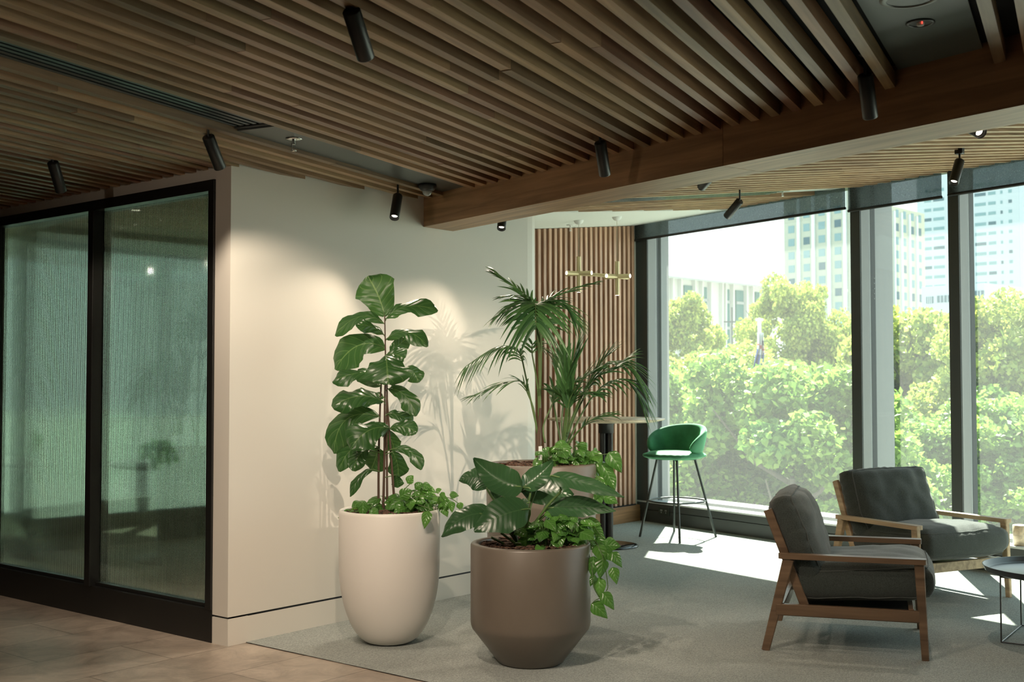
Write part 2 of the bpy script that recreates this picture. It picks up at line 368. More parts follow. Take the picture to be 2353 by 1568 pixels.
for i in range(len(bp_)-1):
    (x0, y0), (x1, y1) = bp_[i], bp_[i+1]
    mb.add([(x0+.008,y0+.008,.13), (x1-.006,y1+.008,.13), (x1-.006,y1+.008,.15), (x0+.008,y0+.008,.15)], [[0,1,2,3]])
mb.box((.008, .008, .13), (.12, .12, .15))
struct(mb.build('trim_shadow_gap', M['gasket']), 'dark shadow gap above the baseboard')
# far side of the room behind the camera
mb = MB(); mb.box((-9.1, -14.1, 0), (-9, 5, 3.2)); mb.box((-9, -14.1, 0), (1.8, -14, 3.2)); mb.box((-9, -7.65, 0), (wp(-9.4,0).x+.0, -7.5, 3.2)); mb.box((-9, 5, 0), (0, 5.1, 3.2))  # inner partition added to keep window light off the slat sides
struct(mb.build('wall_far', M['back']), 'plain walls of the room behind the camera')
# panel wall
PY = 1.365
mb = MB(); mb.box((2.72, PY+.03, 0), (5.96, PY+.12, 3.1)); mb.box((5.875, PY-.012, .0), (5.955, PY+.04, 3.1))
struct(mb.build('wall_alcove', M['ceil_white']), 'white wall strip beside the window')
mb = MB(); mb.box((2.74, PY+.008, .17), (5.872, PY+.03, 3.0)); struct(mb.build('wall_backing', M['void']), 'black backing between the wall slats')
sl = empty('slatted_wall_panel', (4.3, PY, 0), 0, 'vertical timber slat panel on the alcove wall behind the bar table', 'wall panel')
k = 0; x = 5.872-.043
while x > 2.76:
    mb = MB(); mb.box((x, PY-.042, .172), (x+.039, PY+.008, zt(x, PY)-.002), bev=.002); part(mb, 'slat', M['wslat'], sl); x -= .0792
mb = MB(); mb.box((2.74, PY-.054, .0), (5.935, PY+.0, .160), bev=.003); part(mb, 'plinth', M['plinth'], sl)
mb = MB(); mb.box((2.74, PY-.046, .160), (5.872, PY+.0, .172)); part(mb, 'shadow_line', M['void'], sl)
# ceilings
mb = MB(); mb.add([(-9,-14,2.565), (-2.1,-14,2.565), (1.55,.0,2.565), (1.6,.3,2.565), (0,.3,2.565), (0,5,2.565), (-9,5,2.565)], [[0,1,2,3,4,5,6]])
struct(mb.build('ceiling_main', M['void']), 'black ceiling void above the main slats')
def tp(s, d, dz=0):
    p = wp(s, d); p.z = zt(p.x, p.y)+dz; return p
lc = [(wp(.3,.25)), Vector((2.2,1.6,0)), Vector((1.62,0,0)), Vector((1.62,0,0))+WDIR*-15.6+Vector((.12,0,0)), wp(-15.7,.25)]
mb = MB(); mb.add([(p.x, p.y, zt(p.x,p.y)+.075) for p in lc], [[0,1,2,3,4]])
struct(mb.build('ceiling_lounge', M['void']), 'black ceiling void above the lounge slats')
c0 = [(2.3,.125), (5.75,.125), (5.98,1.0), (5.98,1.5), (2.3,1.5)]
a_ = W0 + WN*.16; 
def wx(y, d): p = W0+WN*d; return p.x + (y-p.y)/WDIR.y*WDIR.x
c0 = [(2.25,.125), (wx(.125,.1),.125), (wx(1.45,.1),1.45), (2.25,1.45)]
mb = MB(); mb.prism([(x, y, zt(x, y)-.001) for x, y in c0], [(x, y, zt(x, y)+.06) for x, y in c0])
struct(mb.build('ceiling_alcove', M['ceil_white']), 'raked white plaster ceiling over the alcove')
# roof slab above all
mb = MB(); q_ = [(-9.2,-14.3), (wp(-15.7,.42).x,-14.3), (wp(.2,.42).x,wp(.2,.42).y), (wp(.2,.42).x+.1,4.25), (-9.2,4.25)]
mb.prism([(x,y,3.2) for x,y in q_], [(x,y,3.5) for x,y in q_]); struct(mb.build('ceiling_slab', M['back']), 'structural slab over the ceiling void')
# beam, parallel to the window
TB = R(75.3); BD = Vector((math.cos(TB), math.sin(TB), 0)); BN = Vector((BD.y, -BD.x, 0)); B0 = Vector((1.455, 0, 0))
bm_ = MB()
segs = [(-14.3, -5.4), (-5.397, -2.503), (-2.5, .55)]
def bpt(s, d, z): p = B0+BD*s+BN*d; p.z = z; return p
for s0, s1 in segs:
    s1b = s1
    e0 = [bpt(s0,0,2.312), bpt(s0,.262,2.312), bpt(s0,.262,2.75), bpt(s0,0,2.75)]
    if s1 > 0:
        e1 = []
        for d, z in ((0,2.312),(.262,2.312),(.262,2.75),(0,2.75)):
            p = B0+BN*d; t = (.001-p.y)/BD.y; q = p+BD*(t); q.z = z; e1.append(q)
    else: e1 = [bpt(s1,0,2.312), bpt(s1,.262,2.312), bpt(s1,.262,2.75), bpt(s1,0,2.75)]
    bm_.prism(e0, e1)
tag(bm_.build('beam', M['beam']), 'long brown timber clad beam crossing the ceiling diagonally', 'beam')
# main slats: 0.1007 m pitch, boards butted end to end
def slat_run(mb, s_edge, t0f, t1f, w=.040, dz=.062, lo=ZC, sd=SDIR, sn=SN):
    """one line of boards from t0 to t1; the ends follow skew walls"""
    t = t0f(s_edge); tend = t1f(s_edge)
    if tend-t < .05: return
    first = True
    while t < tend-.01:
        L_ = random.uniform(.5, 1.2) if first else random.uniform(1.1, 2.8); first = False
        e = min(t+L_, tend)
        if tend-e < .35: e = tend
        jz = random.uniform(-.0018, .0018)
        A = [sd*t+sn*s_edge, sd*t+sn*(s_edge+w)]; B = [sd*(e-.0012)+sn*s_edge, sd*(e-.0012)+sn*(s_edge+w)]
        if e >= tend: B = [sd*t1f(s_edge)+sn*s_edge, sd*t1f(s_edge+w)+sn*(s_edge+w)]
        z0 = lo+jz; z1 = lo+dz
        mb.prism([Vector((A[0].x,A[0].y,z0)), Vector((A[1].x,A[1].y,z0)), Vector((A[1].x,A[1].y,z1)), Vector((A[0].x,A[0].y,z1))],
                 [Vector((B[0].x,B[0].y,z0)), Vector((B[1].x,B[1].y,z0)), Vector((B[1].x,B[1].y,z1)), Vector((B[0].x,B[0].y,z1))])
        t = e
def hit(s, p, d):            # where the slat line s meets the vertical plane through p along d
    n_ = Vector((-d.y, d.x, 0)); o = SN*s; return (Vector(p)-o).dot(n_)/SDIR.dot(n_)
def t_end(s):
    o = SN*s; cand = [hit(s, B0, BD)]
    # stops on the white wall (y=0, 0<x<1.45) or on the glass wall (x=0, y>0)
    ty = (-.0-o.y)/SDIR.y; xx = o.x+SDIR.x*ty
    if 0 < xx < 1.5: cand.append(ty)
    tx = (-.0-o.x)/SDIR.x; yy = o.y+SDIR.y*tx
    if yy > 0: cand.append(tx)
    return min(cand)
def t_start(s): return (-6.6-(SN*s).x)/SDIR.x
E0 = .190; PITCH = .1007
zones = {'back': MB(), 'middle': MB(), 'front': MB()}
for i in range(-24, 56):
    s = E0 - PITCH*i
    if s < -5.2: continue
    if i in (8, 9): continue                    # the slot with the air grille
    if i in (36, 37, 38): continue                     # the dark service panel
    key = 'back' if i < 8 else ('middle' if i < 36 else 'front')
    slat_run(zones[key], s, t_start, t_end)
lab = {'back': 'timber slats between the air grille slot and the glass wall', 'middle': 'wide field of brown timber ceiling slats', 'front': 'timber slats to the right of the dark service panel'}
for k, mb in zones.items(): struct(mb.build('ceiling_slats_'+k, M['slat']), lab[k])
# lounge slats, square to the window, raking up with the ceiling
mb = MB(); s = -.58
while s > -14:
    s -= .1255
    if -2.80 < s < -2.44: continue
    w = .046
    def hb(sv):                              # the far face of the beam
        p = W0+WDIR*sv; q = B0+BN*.255; nn = BN; return (q-p).dot(nn)/WN.dot(nn)
    def hy(sv):                              # boundary on the alcove edge y=.125
        p = W0+WDIR*sv; return (.122-p.y)/WN.y
    d1 = -.055; d0 = -4.35
    dA = [max(hb(sv), hy(sv)) for sv in (s, s+w)]
    if dA[1] > d1-.05: continue
    cuts = [dA[0]]; t = dA[0]+random.uniform(.5, 1.6)
    while t < d1-.4: cuts.append(t); t += random.uniform(1.0, 2.2)
    cuts.append(d1)
    for q in range(len(cuts)-1):
        jz = random.uniform(-.0015, .0015)
        a0 = cuts[q]; b0 = cuts[q+1]-.001; a1 = dA[1] if q == 0 else a0; b1 = b0
        mb.prism([tp(s,a0,jz), tp(s+w,a1,jz), tp(s+w,a1,.07), tp(s,a0,.07)], [tp(s,b0,jz), tp(s+w,b1,jz), tp(s+w,b1,.07), tp(s,b0,.07)])
struct(mb.build('ceiling_slats_lounge', M['slat2']), 'finer pale timber slats of the raked lounge ceiling')
mb = MB(); mb.box((0,0,0),(0,0,0)) if False else None
mb.prism([tp(-2.80,-3.60,.02), tp(-2.47,-3.60,.02), tp(-2.47,-.75,.02), tp(-2.80,-.75,.02)], [tp(-2.80,-3.60,.05), tp(-2.47,-3.60,.05), tp(-2.47,-.75,.05), tp(-2.80,-.75,.05)])
gr2 = empty('air_grille', tp(-2.63,-2.2,.02), 0, 'glossy linear air grille in the lounge ceiling slats', 'air grille')
part(mb, 'plate', mat('glossy_grey_metal', (.35,.38,.36), .16, .9), gr2)
mb = MB()
for q in range(5):
    sv = -2.77+q*.068; mb.prism([tp(sv,-3.60,.008), tp(sv+.02,-3.60,.008), tp(sv+.02,-.76,.008), tp(sv,-.76,.008)], [tp(sv,-3.60,.02), tp(sv+.02,-3.60,.02), tp(sv+.02,-.76,.02), tp(sv,-.76,.02)])
part(mb, 'louvre', mat('satin_grey_metal', (.30,.33,.31), .25, .9), gr2)
mb = MB(); mb.prism([tp(-2.80,-.74,.02), tp(-2.47,-.74,.02), tp(-2.47,-.02,.02), tp(-2.80,-.02,.02)], [tp(-2.80,-.74,.05), tp(-2.47,-.74,.05), tp(-2.47,-.02,.05), tp(-2.80,-.02,.05)])
tag(mb.build('service_panel', mat('grey_panel', (.45,.48,.45), .5)), 'pale grey panel between the lounge slats by the window', 'ceiling panel')
# dark slot with grille (left) and dark panel (right) in the main field
def sp3(s, t, z): p = SDIR*t+SN*s; p.z = z; return p
sA = E0-PITCH*10+.040; sB = E0-PITCH*7
tg = .02
ag = empty('air_grille', sp3((sA+sB)/2, -2, 2.52), 0, 'long black linear air grille in the slot of the timber ceiling', 'air grille')
mb = MB(); mb.prism([sp3(sA,-6.4,2.53), sp3(sB,-6.4,2.53), sp3(sB,-.60,2.53), sp3(sA,-.60,2.53)], [sp3(sA,-6.4,2.55), sp3(sB,-6.4,2.55), sp3(sB,-.60,2.55), sp3(sA,-.60,2.55)])
part(mb, 'plate', M['black'], ag)
mb = MB()
for q in range(7):
    sv = sA+.008+q*.037
    mb.prism([sp3(sv,-6.4,2.512), sp3(sv+.022,-6.4,2.512), sp3(sv+.022,-.62,2.512), sp3(sv,-.62,2.512)], [sp3(sv,-6.4,2.53), sp3(sv+.012,-6.4,2.53), sp3(sv+.012,-.62,2.53), sp3(sv,-.62,2.53)])
part(mb, 'louvre', mat('blue_black_metal', (.030,.040,.042), .30, .5), ag)
mb = MB(); mb.prism([sp3(sA,-.60,2.508), sp3(sB,-.60,2.508), sp3(sB,-.585,2.508), sp3(sA,-.585,2.508)], [sp3(sA,-.60,2.55), sp3(sB,-.60,2.55), sp3(sB,-.585,2.55), sp3(sA,-.585,2.55)])
part(mb, 'end_bar', M['panel'], ag)
e1 = hit(sA, B0, BD)-.002; e2 = hit(sB, B0, BD)-.002
mb = MB(); mb.prism([sp3(sA,-.58,2.50), sp3(sB,-.58,2.50), sp3(sB,e2,2.50), sp3(sA,e1,2.50)], [sp3(sA,-.58,2.55), sp3(sB,-.58,2.55), sp3(sB,e2,2.55), sp3(sA,e1,2.55)])
tag(mb.build('service_panel', M['panel']), 'dark grey ceiling panel holding the sprinkler and the dome camera', 'ceiling panel')
sC = E0-PITCH*38-.022; sD = E0-PITCH*35-.012
e1 = hit(sC, B0, BD)-.002; e2 = hit(sD, B0, BD)-.002
mb = MB(); mb.prism([sp3(sC,-4.5,2.545), sp3(sD,-4.5,2.545), sp3(sD,e2,2.545), sp3(sC,e1,2.545)], [sp3(sC,-4.5,2.56), sp3(sD,-4.5,2.56), sp3(sD,e2,2.56), sp3(sC,e1,2.56)])
tag(mb.build('service_panel', mat('green_grey_panel', (.085,.105,.095), .42)), 'green grey ceiling panel holding the speaker and the emergency light', 'ceiling panel')

# ------------------------------------------------------------------ fluted glass front
GX = .045
def yz(mb, y0, y1, z0, z1, x0=.0, x1=.09, bev=.001): mb.box((x0, y0, z0), (x1, y1, z1), bev=bev)
mb = MB(); yz(mb, .129, 4.2, .0, .172, -.004, .09); yz(mb, .129, 4.2, 2.366, 2.424, -.012, .09); yz(mb, .129, .178, .172, 2.366, -.012, .09)
yz(mb, 2.45, 2.51, .172, 2.366, -.012, .09); yz(mb, 3.6, 3.66, .172, 2.366, -.012, .09); yz(mb, 4.14, 4.2, .172, 2.366, -.012, .09)
struct(mb.build('door_1', M['black']), 'black metal frame of the fluted glass front')
mb = MB(); yz(mb, 1.262, 1.318, .172, 2.366, -.02, .07); struct(mb.build('trim_1', M['black']), 'black upright between the two fluted glass panes')
mb = MB(); yz(mb, 1.318, 1.362, .172, 2.366, .02, .09); struct(mb.build('trim_2', M['alu_dark']), 'recessed dark upright beside the left pane')
mb = MB(); yz(mb, .178, 1.262, .172, .192, .02, .07); yz(mb, 1.362, 2.45, .172, .192, .02, .07)
struct(mb.build('trim_3', M['black']), 'glazing bead at the foot of the panes')
def reeded(y0, y1, name, label):
    mb = MB(); pit = .0106; nn = 8; prof = []; y = y0
    while y < y1-1e-6:
        for k in range(nn):
            a = math.pi*k/nn; yy = y+pit*k/nn
            if yy < y1: prof.append((GX-.003-.0036*math.sin(a), yy))
        y += pit
    prof.append((GX-.003, y1)); m = len(prof)
    vs = [(x, y, z) for x, y in prof for z in (.185, 2.372)] + [(GX+.006, y, z) for y in (y0, y1) for z in (.185, 2.372)]
    fs = [[2*i, 2*i+1, 2*i+3, 2*i+2] for i in range(m-1)]
    b = 2*m; fs += [[b, b+2, b+3, b+1], [0, b, b+1, 1], [2*m-2, 2*m-1, b+3, b+2]]
    fs += [[2*i+1 for i in range(m)]+[b+3, b+1], [b, b+2]+[2*i for i in range(m)][::-1]]
    mb.add(vs, fs); struct(mb.build(name, M['reed']), label)
reeded(.18, 1.266, 'window_1', 'right pane of vertically fluted glass')
reeded(1.36, 2.452, 'window_2', 'left pane of vertically fluted glass')
reeded(2.51, 3.602, 'window_10', 'third pane of fluted glass beyond the left edge of the photo')
reeded(3.66, 4.142, 'window_11', 'narrow end pane of fluted glass beyond the left edge')
# meeting room behind the fluted glass
mb = MB(); mb.box((0, 4.2, 0), (.13, 5, 2.9)); struct(mb.build('wall_corridor', M['wall']), 'plain wall past the fluted glass')
mb = MB(); mb.add([(.0,.12,.002), (.0,5,.002), (5.2,5,.002), (5.2,1.5,.002), (2.7,1.5,.002), (2.7,.12,.002)], [[0,1,2,3,4,5]]); struct(mb.build('floor_meeting_room', mat('meeting_carpet', (.48,.46,.37), .95)), 'grey carpet of the meeting room')
q_ = [(.13,.12),(2.4,.12),(2.6,.35),(2.6,1.5),(5.2,1.5),(5.2,4.2),(.13,4.2)]; mb = MB(); mb.prism([(x,y,2.62) for x,y in q_], [(x,y,2.68) for x,y in q_]); struct(mb.build('ceiling_meeting_room', mat('tan_ceiling', (.42,.34,.24), .8)), 'tan ceiling of the meeting room')
mb = MB(); mb.box((5.0, 1.5, 0), (5.1, 4.2, 2.7)); mb.box((-.2, 4.12, 0), (.0, 4.22, 2.7)); struct(mb.build('wall_meeting_room', M['ceil_white']), 'end wall of the meeting room')
FY = 4.15
mb = MB(); mb.box((0, FY, 0), (5.0, FY+.12, .26), bev=.002); mb.box((0, FY, 2.57), (5.0, FY+.12, 2.66))
for x in (1.95, 3.9): mb.box((x, FY, .26), (x+.07, FY+.12, 2.57))
struct(mb.build('trim_4', mat('olive_grey_frame', (.30,.31,.26), .6)), 'dark sill, head and mullions of the meeting room window')
mb = MB(); mb.box((0, FY+.05, .26), (5, FY+.06, 2.57)); struct(mb.build('window_3', glassmat('meeting_glass', (.74,.84,.78), .08)), 'meeting room window')
p = Z(466, 487, 2.62); root = empty('downlight', p, 0, 'bright downlight seen through the top of the right fluted pane', 'downlight')
mb = MB(); mb.lathe([(.04,.0),(.055,0),(.055,-.006),(.04,-.004)], p, 32); part(mb, 'trim_ring', M['black'], root)
mb = MB(); mb.lathe([(0,-.002),(.04,-.002)], p, 24); mb.f[:] = [f[::-1] for f in mb.f]; part(mb, 'lens', M['lens'], root)
ld = bpy.data.lights.new('spot', 'SPOT'); ld.energy = 60; ld.spot_size = R(130); ld.spot_blend = .8; ld.color = (1,.88,.72); ld.shadow_soft_size = .04; lo = bpy.data.objects.new('lamp', ld); COL.objects.link(lo); lo.parent = root; lo.location = (0,0,-.02)
tb_ = empty('round_table', (2.0, 2.35, .002), 0, 'dark round table blurred low behind the right fluted pane', 'table')
mb = MB(); mb.lathe([(0,.71),(.50,.71),(.51,.72),(.51,.735),(.50,.74),(0,.74)], n=64); mb.build('table_top', M['tray'], tb_)
mb = MB(); mb.lathe([(0,0),(.30,0),(.29,.02),(.10,.03),(.09,.70),(0,.71)], n=40); mb.build('pedestal', M['tray'], tb_)
mb = MB(); mb.box((-.1, FY+.13, 2.60), (5.1, FY+1.5, 2.68)); struct(mb.build('ceiling_soffit', M['alu']), 'sun shade ledge outside the meeting room window')  # unseen ledge, added to stop sun streaking across the meeting room floor

# ------------------------------------------------------------------ window wall
def wbox(mb, s0, s1, d0, d1, z0, z1):
    A = [wp(s0,d0,z0), wp(s1,d0,z0), wp(s1,d1,z0), wp(s0,d1,z0)]; B = [wp(s0,d0,z1), wp(s1,d0,z1), wp(s1,d1,z1), wp(s0,d1,z1)]
    if (s1-s0)*(d1-d0) > 0: A.reverse(); B.reverse()
    return mb.prism(A, B)
DG = .10                                     # glass plane behind the inner face
mb = MB(); wbox(mb, .02, -15.6, .02, DG, 0, .188); wbox(mb, .02, -15.6, .0, .03, .125, .188); wbox(mb, .02,-15.6,.004,.02,0,.118)
struct(mb.build('baseboard_window', M['alu_dark']), 'dark metal skirting under the windows')
mb = MB(); wbox(mb, .02, -15.6, .0, DG+.05, .188, .203); struct(mb.build('trim_sill', M['sill']), 'pale window sill strip')
mb = MB(); wbox(mb, .02, -15.6, .06, .45, 2.99, 3.2); wbox(mb, .02, -15.6, .06, DG, 2.955, 2.99); struct(mb.build('trim_head', M['alu_dark']), 'dark window head')
mb = MB(); wbox(mb, .02, -15.6, .45, .7, -2, .19); wbox(mb, .02, -15.6, DG+.05, .45, -2, .15); struct(mb.build('wall_spandrel', M['alu']), 'outer spandrel below the windows')
mull = [(.06, -.195, 'a'), (-2.65, -2.745, 'b'), (-3.545, -3.635, 'c'), (-6.35, -6.45, 'b'), (-7.25, -7.34, 'c'), (-10.0, -10.1, 'b'), (-10.9, -11.0, 'c'), (-13.6, -13.7, 'b')]
k = 1
for s0, s1, ty in mull:
    mb = MB(); wbox(mb, s0, s1, 0, DG-.01, .203, 2.96); struct(mb.build('trim_mullion', M['alu_dark']), 'dark inner face of a window mullion')
    mb = MB(); wbox(mb, s0-.0, s1-.002, .012, .125, .203, 2.96)
    if ty != 'c': wbox(mb, s0+.04, s1-.004, .18, .40 if ty == 'b' else .28, -.3, 3.1)
    struct(mb.build('trim_mullion_side', M['alu']), 'grey aluminium side of a window mullion')
    mb = MB(); wbox(mb, s0+.02, s1-.004, .125, .18 if ty != 'a' else .14, .19, 3.0); gk_ = struct(mb.build('trim_gasket', M['gasket']), 'black gasket line on a window mullion')
    if s0 == -2.65:
        for q in range(5):
            c = PLN(2008.6, 640+q*11.7, wp(s1-.005, 0), WDIR); mb = MB(); mb.tube([c+WDIR*.001, c-WDIR*.003], .0045, 12); mb.build('stud', M['alu'], gk_)
# wide cover column in the second bay and the row of rivets on its gasket
prev = .0
edges = [(-.19, -2.66), (-2.74, -3.55), (-3.63, -6.36), (-6.44, -7.26), (-7.33, -10.01), (-10.09, -10.91), (-10.99, -15.6)]
for i, (e0, e1) in enumerate(edges):
    mb = MB(); wbox(mb, e0, e1, DG, DG+.012, .203, 2.96)
    struct(mb.build('window_%d' % (i+4), M['glass']), 'clear full height window pane %s' % ('facing the trees and the pale tower', 'in the narrow bay', 'at the right edge', 'beyond the right edge', 'far right', 'far right narrow', 'furthest right')[i])
# roller blinds
for i, (s0, s1, zb) in enumerate([(-.04, -2.62, 2.755), (-2.65, -3.51, 2.728), (-3.565, -6.3, 2.735), (-6.33, -10.0, 2.735)]):
    lb = ['grey mesh roller blind over the wide left window', 'grey mesh roller blind over the narrow middle window', 'grey mesh roller blind at the right edge of the photo', 'grey mesh roller blind beyond the right edge']
    root = empty('roller_blind', wp((s0+s1)/2, -.02, 2.85), 0, lb[i], 'blind', 'roller blinds along the window wall')
    mb = MB(); wbox(mb, s0, s1, -.022, -.020, zb, 3.0); part(mb, 'blind_fabric', M['blind'], root)
    mb = MB(); mb.tube([wp(s0, -.021, zb), wp(s1, -.021, zb)], .012, 8); part(mb, 'bottom_rail', M['black'], root)
    mb = MB(); mb.tube([wp(s0, -.0, 3.0), wp(s1, -.0, 3.0)], .03, 12); part(mb, 'roller', M['alu_dark'], root)
# twin power outlet on the skirting
po = PLN(1527, 1175.5, W0, WN); so_ = (po-W0).dot(WDIR)
root = empty('power_outlet', po, 0, 'grey double power outlet on the skirting behind the bar stool', 'power outlet')
mb = MB(); wbox(mb, so_+.07, so_-.07, -.012, .004, po.z-.038, po.z+.038); part(mb, 'plate', M['steel'], root)
mb = MB()
for q in (.032, -.032):
    mb = MB(); mb.tube([wp(so_+q, -.0115, po.z), wp(so_+q, -.0125, po.z)], .019, 20); sk = part(mb, 'socket', M['steel'], root)
    for dx, dz_ in ((-.008,.008),(.008,.008),(0,-.012)): mb = MB(); wbox(mb, so_+q+dx+.0015, so_+q+dx-.0015, -.0145, -.012, po.z+dz_-.006, po.z+dz_+.006); mb.v = [v-Vector(root.location) for v in mb.v]; mb.build('slot', M['whiteplastic'], sk)
# small pale pot standing on the sill at the right edge
p = PLN(2347, 1268, W0+WN*.1, WN); mb = MB(); mb.lathe([(0,0),(.055,0),(.055,.14),(.05,.142),(0,.142)], (p.x, p.y, .203), 32)
tag(mb.build('pale_canister', M['oaktop']), 'small pale beige canister standing on the window sill at the right edge', 'canister')

# ------------------------------------------------------------------ track lights, ceiling fittings
def spot(top, bot, label, top_z, lit=False, energy=30, size=80, away=0, on_z=None, diam=.056, vis=True, blend=.5, LEN=.165):
    P = Z(top[0], top[1], top_z) if vis else Vector(top)
    if vis:
        # bottom end: same length in space, leaning toward (+) or away (-) from the camera
        d = ray(*bot); L_ = LEN; best = None
        for q in range(-200, 200):
            w_ = dep_of(P)*(1+q*.0005); Q = CAM+d*w_; e = abs((Q-P).length-L_)
            sgn = (w_ - dep_of(P))*away
            if sgn < -1e-9: continue
            if best is None or e < best[0]: best = (e, Q)
        Q = P+(best[1]-P).normalized()*L_
    else: Q = Vector(bot)
    ax = (Q-P).normalized(); root = empty('track_light', P, 0, label, 'spotlight', 'black cylindrical track lights')
    r = diam/2; q = ax.to_track_quat('Z', 'X').to_matrix().to_4x4(); T = Matrix.Translation(P) @ q; L_ = (Q-P).length
    mb = MB(); mb.lathe([(0,.0),(r*.93,0),(r,.003),(r,L_-.002),(r*.96,L_),(r*.90,L_),(r*.90,L_-.016),(r*.55,L_-.020),(0,L_-.020)], n=36); mb.v = [T @ v for v in mb.v]; part(mb, 'body', M['lampblack'], root)
    mb = MB(); mb.lathe([(0,0),(r*.62,0)], n=24); T2 = T @ Matrix.Translation((0,0,L_-.0185)) @ Matrix.Rotation(math.pi, 4, 'X'); mb.v = [T2 @ v for v in mb.v]
    part(mb, 'lens', M['lens'] if energy else M['black'], root)
    zc = on_z if on_z else 2.56
    mb = MB(); c = P+ax*.03; side = Vector((ax.y, -ax.x, 0)); side = side.normalized() if side.length > .01 else Vector((1,0,0))
    mb.tube([c, Vector((P.x, P.y, P.z+.012)), Vector((P.x, P.y, zc))], .006, 8); part(mb, 'stem', M['black'], root)
    mb = MB(); mb.box((P.x-.022, P.y-.022, zc-.02), (P.x+.022, P.y+.022, zc+.02), bev=.002); part(mb, 'track_adaptor', M['black'], root)
    if energy:
        ld = bpy.data.lights.new('spot', 'SPOT'); ld.energy = energy; ld.spot_size = R(size); ld.spot_blend = blend; ld.shadow_soft_size = .018; ld.color = (1, .83, .65)
        lo = bpy.data.objects.new('lamp', ld); COL.objects.link(lo); lo.parent = root; lo.location = (Q+ax*.006)-P; lo.rotation_euler = (-ax).to_track_quat('Z', 'Y').to_euler()
    return P, Q
spot((807, 24), (841, 133), 'large black track light at the top left of the wide slat field', 2.468, energy=42, size=80, away=1)
spot((1379, 327), (1390, 402), 'black track light on the slats in front of the diagonal beam', 2.468, energy=10, size=70, away=1)
spot((1988, 172), (2000, 270), 'black track light beside the dark service panel at the upper right', 2.468, energy=8, size=80, away=1)
spot((478, 314), (506, 386), 'black track light above the corner of the white wall', 2.468, energy=16, size=80, away=1)
spot((121, 373), (141, 440), 'dark track light over the fluted glass front at the far left', 2.468, energy=14, size=80, away=1)
spot((914, 450), (906, 501), 'lit track light close to the white wall above the white planter', 2.43, energy=13, size=104, away=-1, blend=.45)
spot((1157, 478), (1152, 526), 'lit track light hanging past the far side of the beam', 2.46, energy=13, size=104, away=-1, on_z=2.54, blend=.45)
spot((1640, 398), (1612, 430), 'black track light half hidden by the beam, right of the lounge centre', 2.56, energy=0, away=1, on_z=2.66)
spot((1700, 462), (1670, 498), 'small grey lit track light tilted left under the lounge air grille', 2.62, energy=0, away=1, on_z=2.73)
spot((2205, 370), (2191, 421), 'lit track light in front of the narrow window blind', 2.64, energy=14, size=70, away=-1, on_z=2.70)
spot((2207, 281), (2255, 305), 'black track light tilted right below the beam with a lit rim', 2.52, energy=10, size=70, away=-1, on_z=2.58)
for i, (x, y, tx, ty) in enumerate([(-2.3, -2.3, .80, .62), (-3.3, -1.6, 1.2, .4), (-1.6, -4.2, .3, .35), (-4.8, -3.2, .3, .1), (.3, -5.2, .3, .3), (.06, -4.25, 1.36, 3.25)]):  # unseen; first inferred from a wall shadow, rest added for fill and palm shadow
    spot((x, y, 2.44), Vector((x, y, 2.44))+Vector((tx, ty, -.8 if i < 5 else -1.35)).normalized()*.165, ['black track light above the camera, nearest the slat field centre','black track light left of the camera','black track light right of the camera','black track light furthest behind the camera','black track light over the carpet behind the camera','black track light over the carpet aimed at the palm'][i], 2.44, energy=[70,16,16,16,3,130][i], size=[70,95,95,95,95,33][i], vis=False)
def on_ceiling(px, py, z): return Z(px, py, z)
def sprinkler(px, py, z, label, m, s=1.0):
    p = on_ceiling(px, py, z); root = empty('fire_sprinkler', p, 0, label, 'sprinkler')
    mb = MB(); mb.lathe([(0,0),(.040*s,0),(.040*s,-.003),(.022*s,-.006),(0,-.006)], p, 28); part(mb, 'cover_plate', m, root)
    mb = MB(); mb.tube([p, p-Vector((0,0,.028*s))], .008*s, 8); mb.tube([p+Vector((.012*s,0,-.02*s)), p+Vector((.010*s,0,-.05*s)), p+Vector((0,0,-.055*s))], .0025*s, 6); mb.tube([p+Vector((-.012*s,0,-.02*s)), p+Vector((-.010*s,0,-.05*s)), p+Vector((0,0,-.055*s))], .0025*s, 6)
    mb.lathe([(0,-.055*s),(.014*s,-.056*s),(.014*s,-.058*s),(0,-.06*s)], p, 12); part(mb, 'nozzle', m, root)
sprinkler(675, 319, 2.50, 'chrome fire sprinkler in the dark panel left of the dome camera', M['chrome'])
pz = tp(-2.63, -.5, .02); sprinkler(1798, 436, pz.z, 'fire sprinkler in the pale panel near the window blind', M['chrome'], .9)
sprinkler(1311, 517, zt(4.0, 1.0)-.0, 'white fire sprinkler on the alcove ceiling beside the pendant', M['whiteplastic'], .9)
p = on_ceiling(982, 424, 2.50); root = empty('dome_camera', p, 0, 'small black dome security camera in the dark ceiling panel', 'security camera')
mb = MB(); mb.lathe([(0,0),(.052,0),(.055,-.012),(.040,-.034),(.030,-.040),(0,-.040)], p, 40); part(mb, 'housing', M['lampblack'], root)
mb = MB(); mb.lathe([(.030*math.cos(R(a)), -.038-.030*math.sin(R(a))) for a in range(0, 91, 10)], p, 32); part(mb, 'dome', mat('smoked_dome', (.25,.27,.26), .05, 0, Coat_Weight=1), root)
p = on_ceiling(2115, 52, 2.545); root = empty('emergency_light', p, 0, 'round recessed emergency light with a red indicator in the green grey panel', 'emergency light')
mb = MB(); mb.lathe([(.034,0),(.046,0),(.047,-.003),(.040,-.006),(.034,-.004),(.034,0)], p, 40); part(mb, 'trim_ring', M['panel'], root)
mb = MB(); mb.lathe([(0,.0),(.034,-.002)], p, 32); mb.f[:] = [f[::-1] for f in mb.f]; part(mb, 'reflector', M['alu_dark'], root)
mb = MB(); mb.lathe([(.012,0),(.011,-.010),(0,-.013)], p, 20); part(mb, 'lens', M['whiteplastic'], root)
